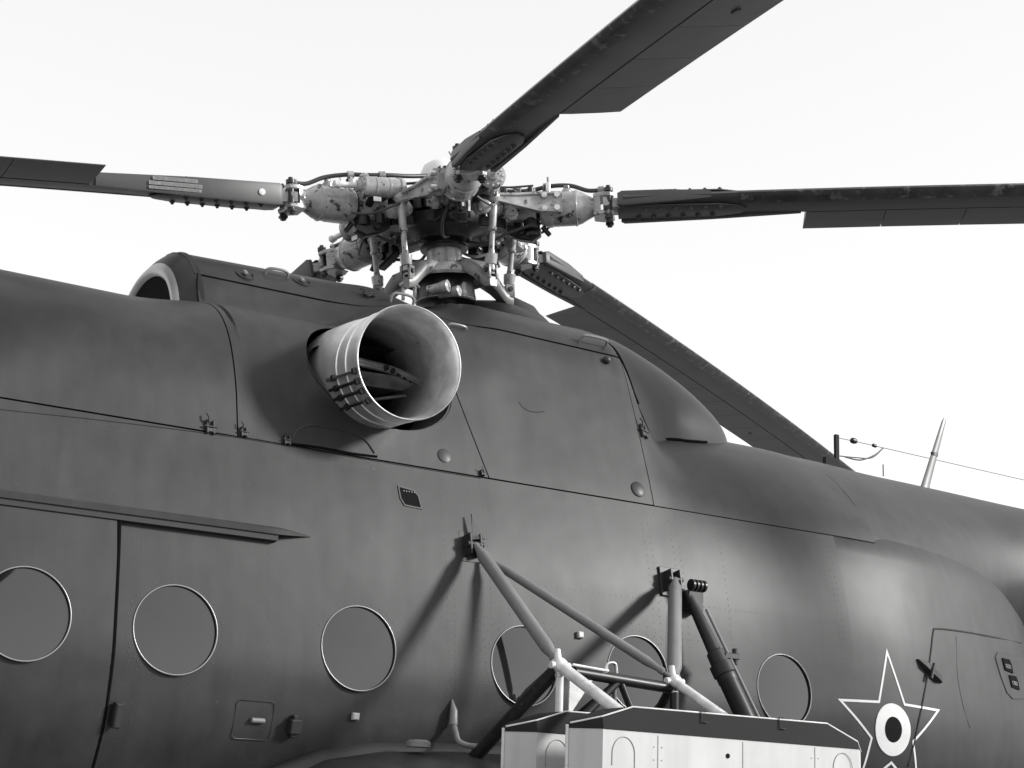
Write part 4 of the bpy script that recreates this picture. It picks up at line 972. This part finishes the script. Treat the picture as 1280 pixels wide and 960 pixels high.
# blade geometry in its own frame
AF = [(0.130, 0), (.122, .012), (.10, .022), (.05, .031), (0, .033), (-.05, .032), (-.09, .030)]
def blade_mesh(kind, cv, d0):
    """returns list of (name, MB, mat); s measured from the hub centre, blade curves down by d0*s + cv*s^2 about the arm frame"""
    out = []
    bz = lambda s: -(cv * (s - .93) ** 2)
    def sec(s, sc=1., w0=.13, w1=-.09, th=1.):
        k = [(a, b * th) for a, b in AF]; U = [(a if a > 0 else a, b) for a, b in k]
        pts = [V3(s, a, bz(s) + b) for a, b in U] + [V3(s, a, bz(s) - b) for a, b in reversed(U)][:-1]
        return pts
    S = [1.015, 1.05, 1.25, 1.5, 1.8] + list(np.arange(2.1, 10.6, .35)) + [10.6]
    m = MB(); m.rings([sec(s, th=(1.25 if s < 1.3 else 1.1 if s < 1.6 else 1)) for s in S]); out.append(('spar', m, 'blade'))
    # root fitting: neck, fork tongue, bolted cheek plates
    m = MB(); m.rings([oct_ring(V3(x, 0, bz(x)), Y1, Z1, w, h) for x, w, h in ((.905, .085, .036), (.94, .08, .036), (.96, .058, .036), (.985, .055, .036), (1.0, .085, .036), (1.04, .10, .040))]); out.append(('root_fitting', m, 'hub'))
    for s_ in (-1, 1):
        m = MB(); z = bz(1.3) + s_ * .043 - .006; m.prism([(.985, .08), (.985, -.07), (1.2, -.085), (1.55, -.08), (1.66, -.05), (1.70, .0), (1.66, .05), (1.55, .085), (1.2, .10)], Matrix.Translation((0, 0, z)), .012, .003); out.append(('cheek_plate', m, 'blade'))
    m = MB(); m.rings([oct_ring(V3(x, y, bz(x) + z), Y1, Z1, w, h, .25) for x, y, z, w, h in ((.985, .098, .0, .012, .034), (1.01, .104, .0, .018, .042), (1.28, .118, 0, .014, .036), (1.5, .12, 0, .006, .02))]); out.append(('balance_weight_cover', m, 'blade'))
    # rear stiffening box at the root and its cap plate
    m = MB(); m.rings([oct_ring(V3(x, y, bz(x)), Y1, Z1, w, h, .25) for x, y, w, h in ((1.0, -.095, .010, .052), (1.02, -.10, .016, .058), (1.5, -.10, .014, .05), (2.0, -.095, .008, .034))]); out.append(('root_closing_box', m, 'blade'))
    m = MB(); m.rings([[V3(s, -.0895, bz(s) - .0306), V3(s, -.0965, bz(s) - .0296), V3(s, -.0965, bz(s) + .0296), V3(s, -.0895, bz(s) + .0306)] for s in [2.03] + list(np.arange(2.1, 10.6, .35))]); out.append(('pocket_seal', m, 'liner'))
    # worn leading edge strip
    m = MB(); rings = []
    for s in [1.65] + list(np.arange(2.0, 10.5, .35)):
        P_ = [(.06, -.0335), (.10, -.026), (.125, -.014), (.1335, 0), (.125, .014), (.10, .026), (.06, .0335), (.06, .031), (.12, .0), (.06, -.031)]
        rings.append([V3(s, a, bz(s) + b) for a, b in P_])
    m.rings(rings); out.append(('leading_edge_strip', m, 'blade_le'))
    return out, bz
bolt = MB().lathe(V3(0, 0, 0), Z1, [(-.004, .015), (.005, .015), (.006, .010), (.012, .009), (.016, .004)], 8).build('root_bolt', M['blade']); boltme = bolt.data; bpy.data.objects.remove(bolt)
pk = MB(); pl = .437
pk.rings([[V3(s, -.0915, .0295), V3(s, -.15, .0265), V3(s, -.30, .0125), V3(s, -.392, .0022), V3(s, -.392, -.0022), V3(s, -.30, -.0125), V3(s, -.15, -.0265), V3(s, -.0915, -.0295)] for s in (0, pl)])
pko = FL(pk).build('trailing_panel', M['blade'], ang=25); pkme = pko.data; bpy.data.objects.remove(pko)
tabm = MB().box(V3(0, .25, -.019), (.05, .018, .010), bev=.004).build('pocket_fairing', M['blade']); tabme = tabm.data; bpy.data.objects.remove(tabm)
bladelabels = ['', '', '', '', '']
ROOTS = []
for i, (az, dr_, azb, db, cv, pt) in enumerate(BL):
    AM = armM(az, dr_)
    A = empty('rotor_arm', (0, 0, 0), HELI); A.matrix_local = AM
    for n_, me in PARTS:
        o = bpy.data.objects.new(n_, me); COL.objects.link(o); o.parent = A
    # pitch link from the horn down to the swashplate arm
    az0 = 110.4 - [0, 72, 144, -72, -144][i]; sa = R(az0 + 44); d = XR * math.cos(sa) - YR * math.sin(sa)
    lo = H + d * .385 + nR * -.415; hi = AM @ V3(.315, -.28, -.01); L = (hi - lo).length; dd = (hi - lo).normalized(); iv = AM.inverted()
    m = MB(); m.lathe(lo, dd, [(-.02, .022), (.01, .026), (.03, .022), (.035, .030), (.075, .034), (.09, .034), (.095, .020), (.12, .016), (L * .55, .016), (L * .56, .024), (L * .60, .024), (L * .61, .020), (L - .05, .024), (L - .03, .020), (L, .018)], 20)
    m.V = [iv @ v for v in m.V]; m.build('pitch_link', M['hub'], A)
    B = empty('rotor_blade', (0, 0, 0), HELI); BMt = armM(azb, db); BMt.translation = AM @ V3(.93, 0, 0) - (BMt.to_3x3() @ V3(.93, 0, 0)); B.matrix_local = BMt @ Matrix.Rotation(R(-pt), 4, 'X')
    sg, bz = blade_mesh(0, cv, 0)
    for n_, mb, mt_ in sg: FL(mb).build(n_, M[mt_], B, ang=40)
    s = 2.03; k = 0
    while s < 10.5:
        sl = -2 * cv * (s + pl / 2 - .93); mt = Matrix.Translation((s, 0, bz(s + pl / 2) - sl * pl / 2)) @ Matrix.Rotation(math.atan(-sl), 4, 'Y')
        place(pkme, 'trailing_panel', mt, B)
        if k == 3 or k == 8: place(tabme, 'pocket_fairing', mt @ Matrix.Translation((.2, 0, 0)), B)
        s += pl + .004; k += 1
    for s_ in (-1, 1):
        for kk in range(6):
            for yy in (-.045, .065):
                x = 1.10 + kk * .082 + (0 if yy < 0 else .04); z = bz(1.3) + s_ * .049
                mt = Matrix.Translation((x, -yy, z)) @ (Matrix.Identity(4) if s_ > 0 else Matrix.Rotation(math.pi, 4, 'X')); place(boltme, 'root_bolt', mt, B)
    ROOTS.append((A, B, bz))
# stencilled label on the rear face of the forward-pointing blade's root
B, bz = ROOTS[3][1], ROOTS[3][2]
def stencil(s, zz, body, size):
    cu = bpy.data.curves.new('stencil_text', 'FONT'); cu.body = body; cu.size = size; cu.extrude = .0004
    o = bpy.data.objects.new('stencil_text', cu); COL.objects.link(o); dg = bpy.context.evaluated_depsgraph_get(); dg.update()
    me = bpy.data.meshes.new_from_object(o.evaluated_get(dg)); bpy.data.objects.remove(o); me.materials.clear(); me.materials.append(M['strut'])
    w = max(v.co.x for v in me.vertices); Y = .1155
    t = place(me, 'stencil_text', Matrix(((-1, 0, 0, s), (0, 0, 1, Y + .0015), (0, 1, 0, bz(s) + zz), (0, 0, 0, 1))), B)
    MB().box(V3(s - w / 2, Y - .0005, bz(s) + zz + size * .35), (w + .02, .003, size * 1.0), bev=.0004).build('label_strip', M['strip'], B)
M['strip'] = material('faded_stencil_strip', .22, .6)
stencil(1.70, .020, 'ПРОВ. ЛОПАСТЬ  НВ-7', .020)
stencil(1.72, -.006, 'УСТ. ДАТА КОНСЕРВАЦИИ', .020)
stencil(1.72, -.028, 'ГАСТРОЛИ. БЛИЖНИЕ И НАРУЖ.', .016)
MB().lathe(V3(1.12, .114, bz(1.1)), Y1, [(0, .018), (.006, .018), (.009, .012)], 16).build('root_plug', M['whitemark'], B)
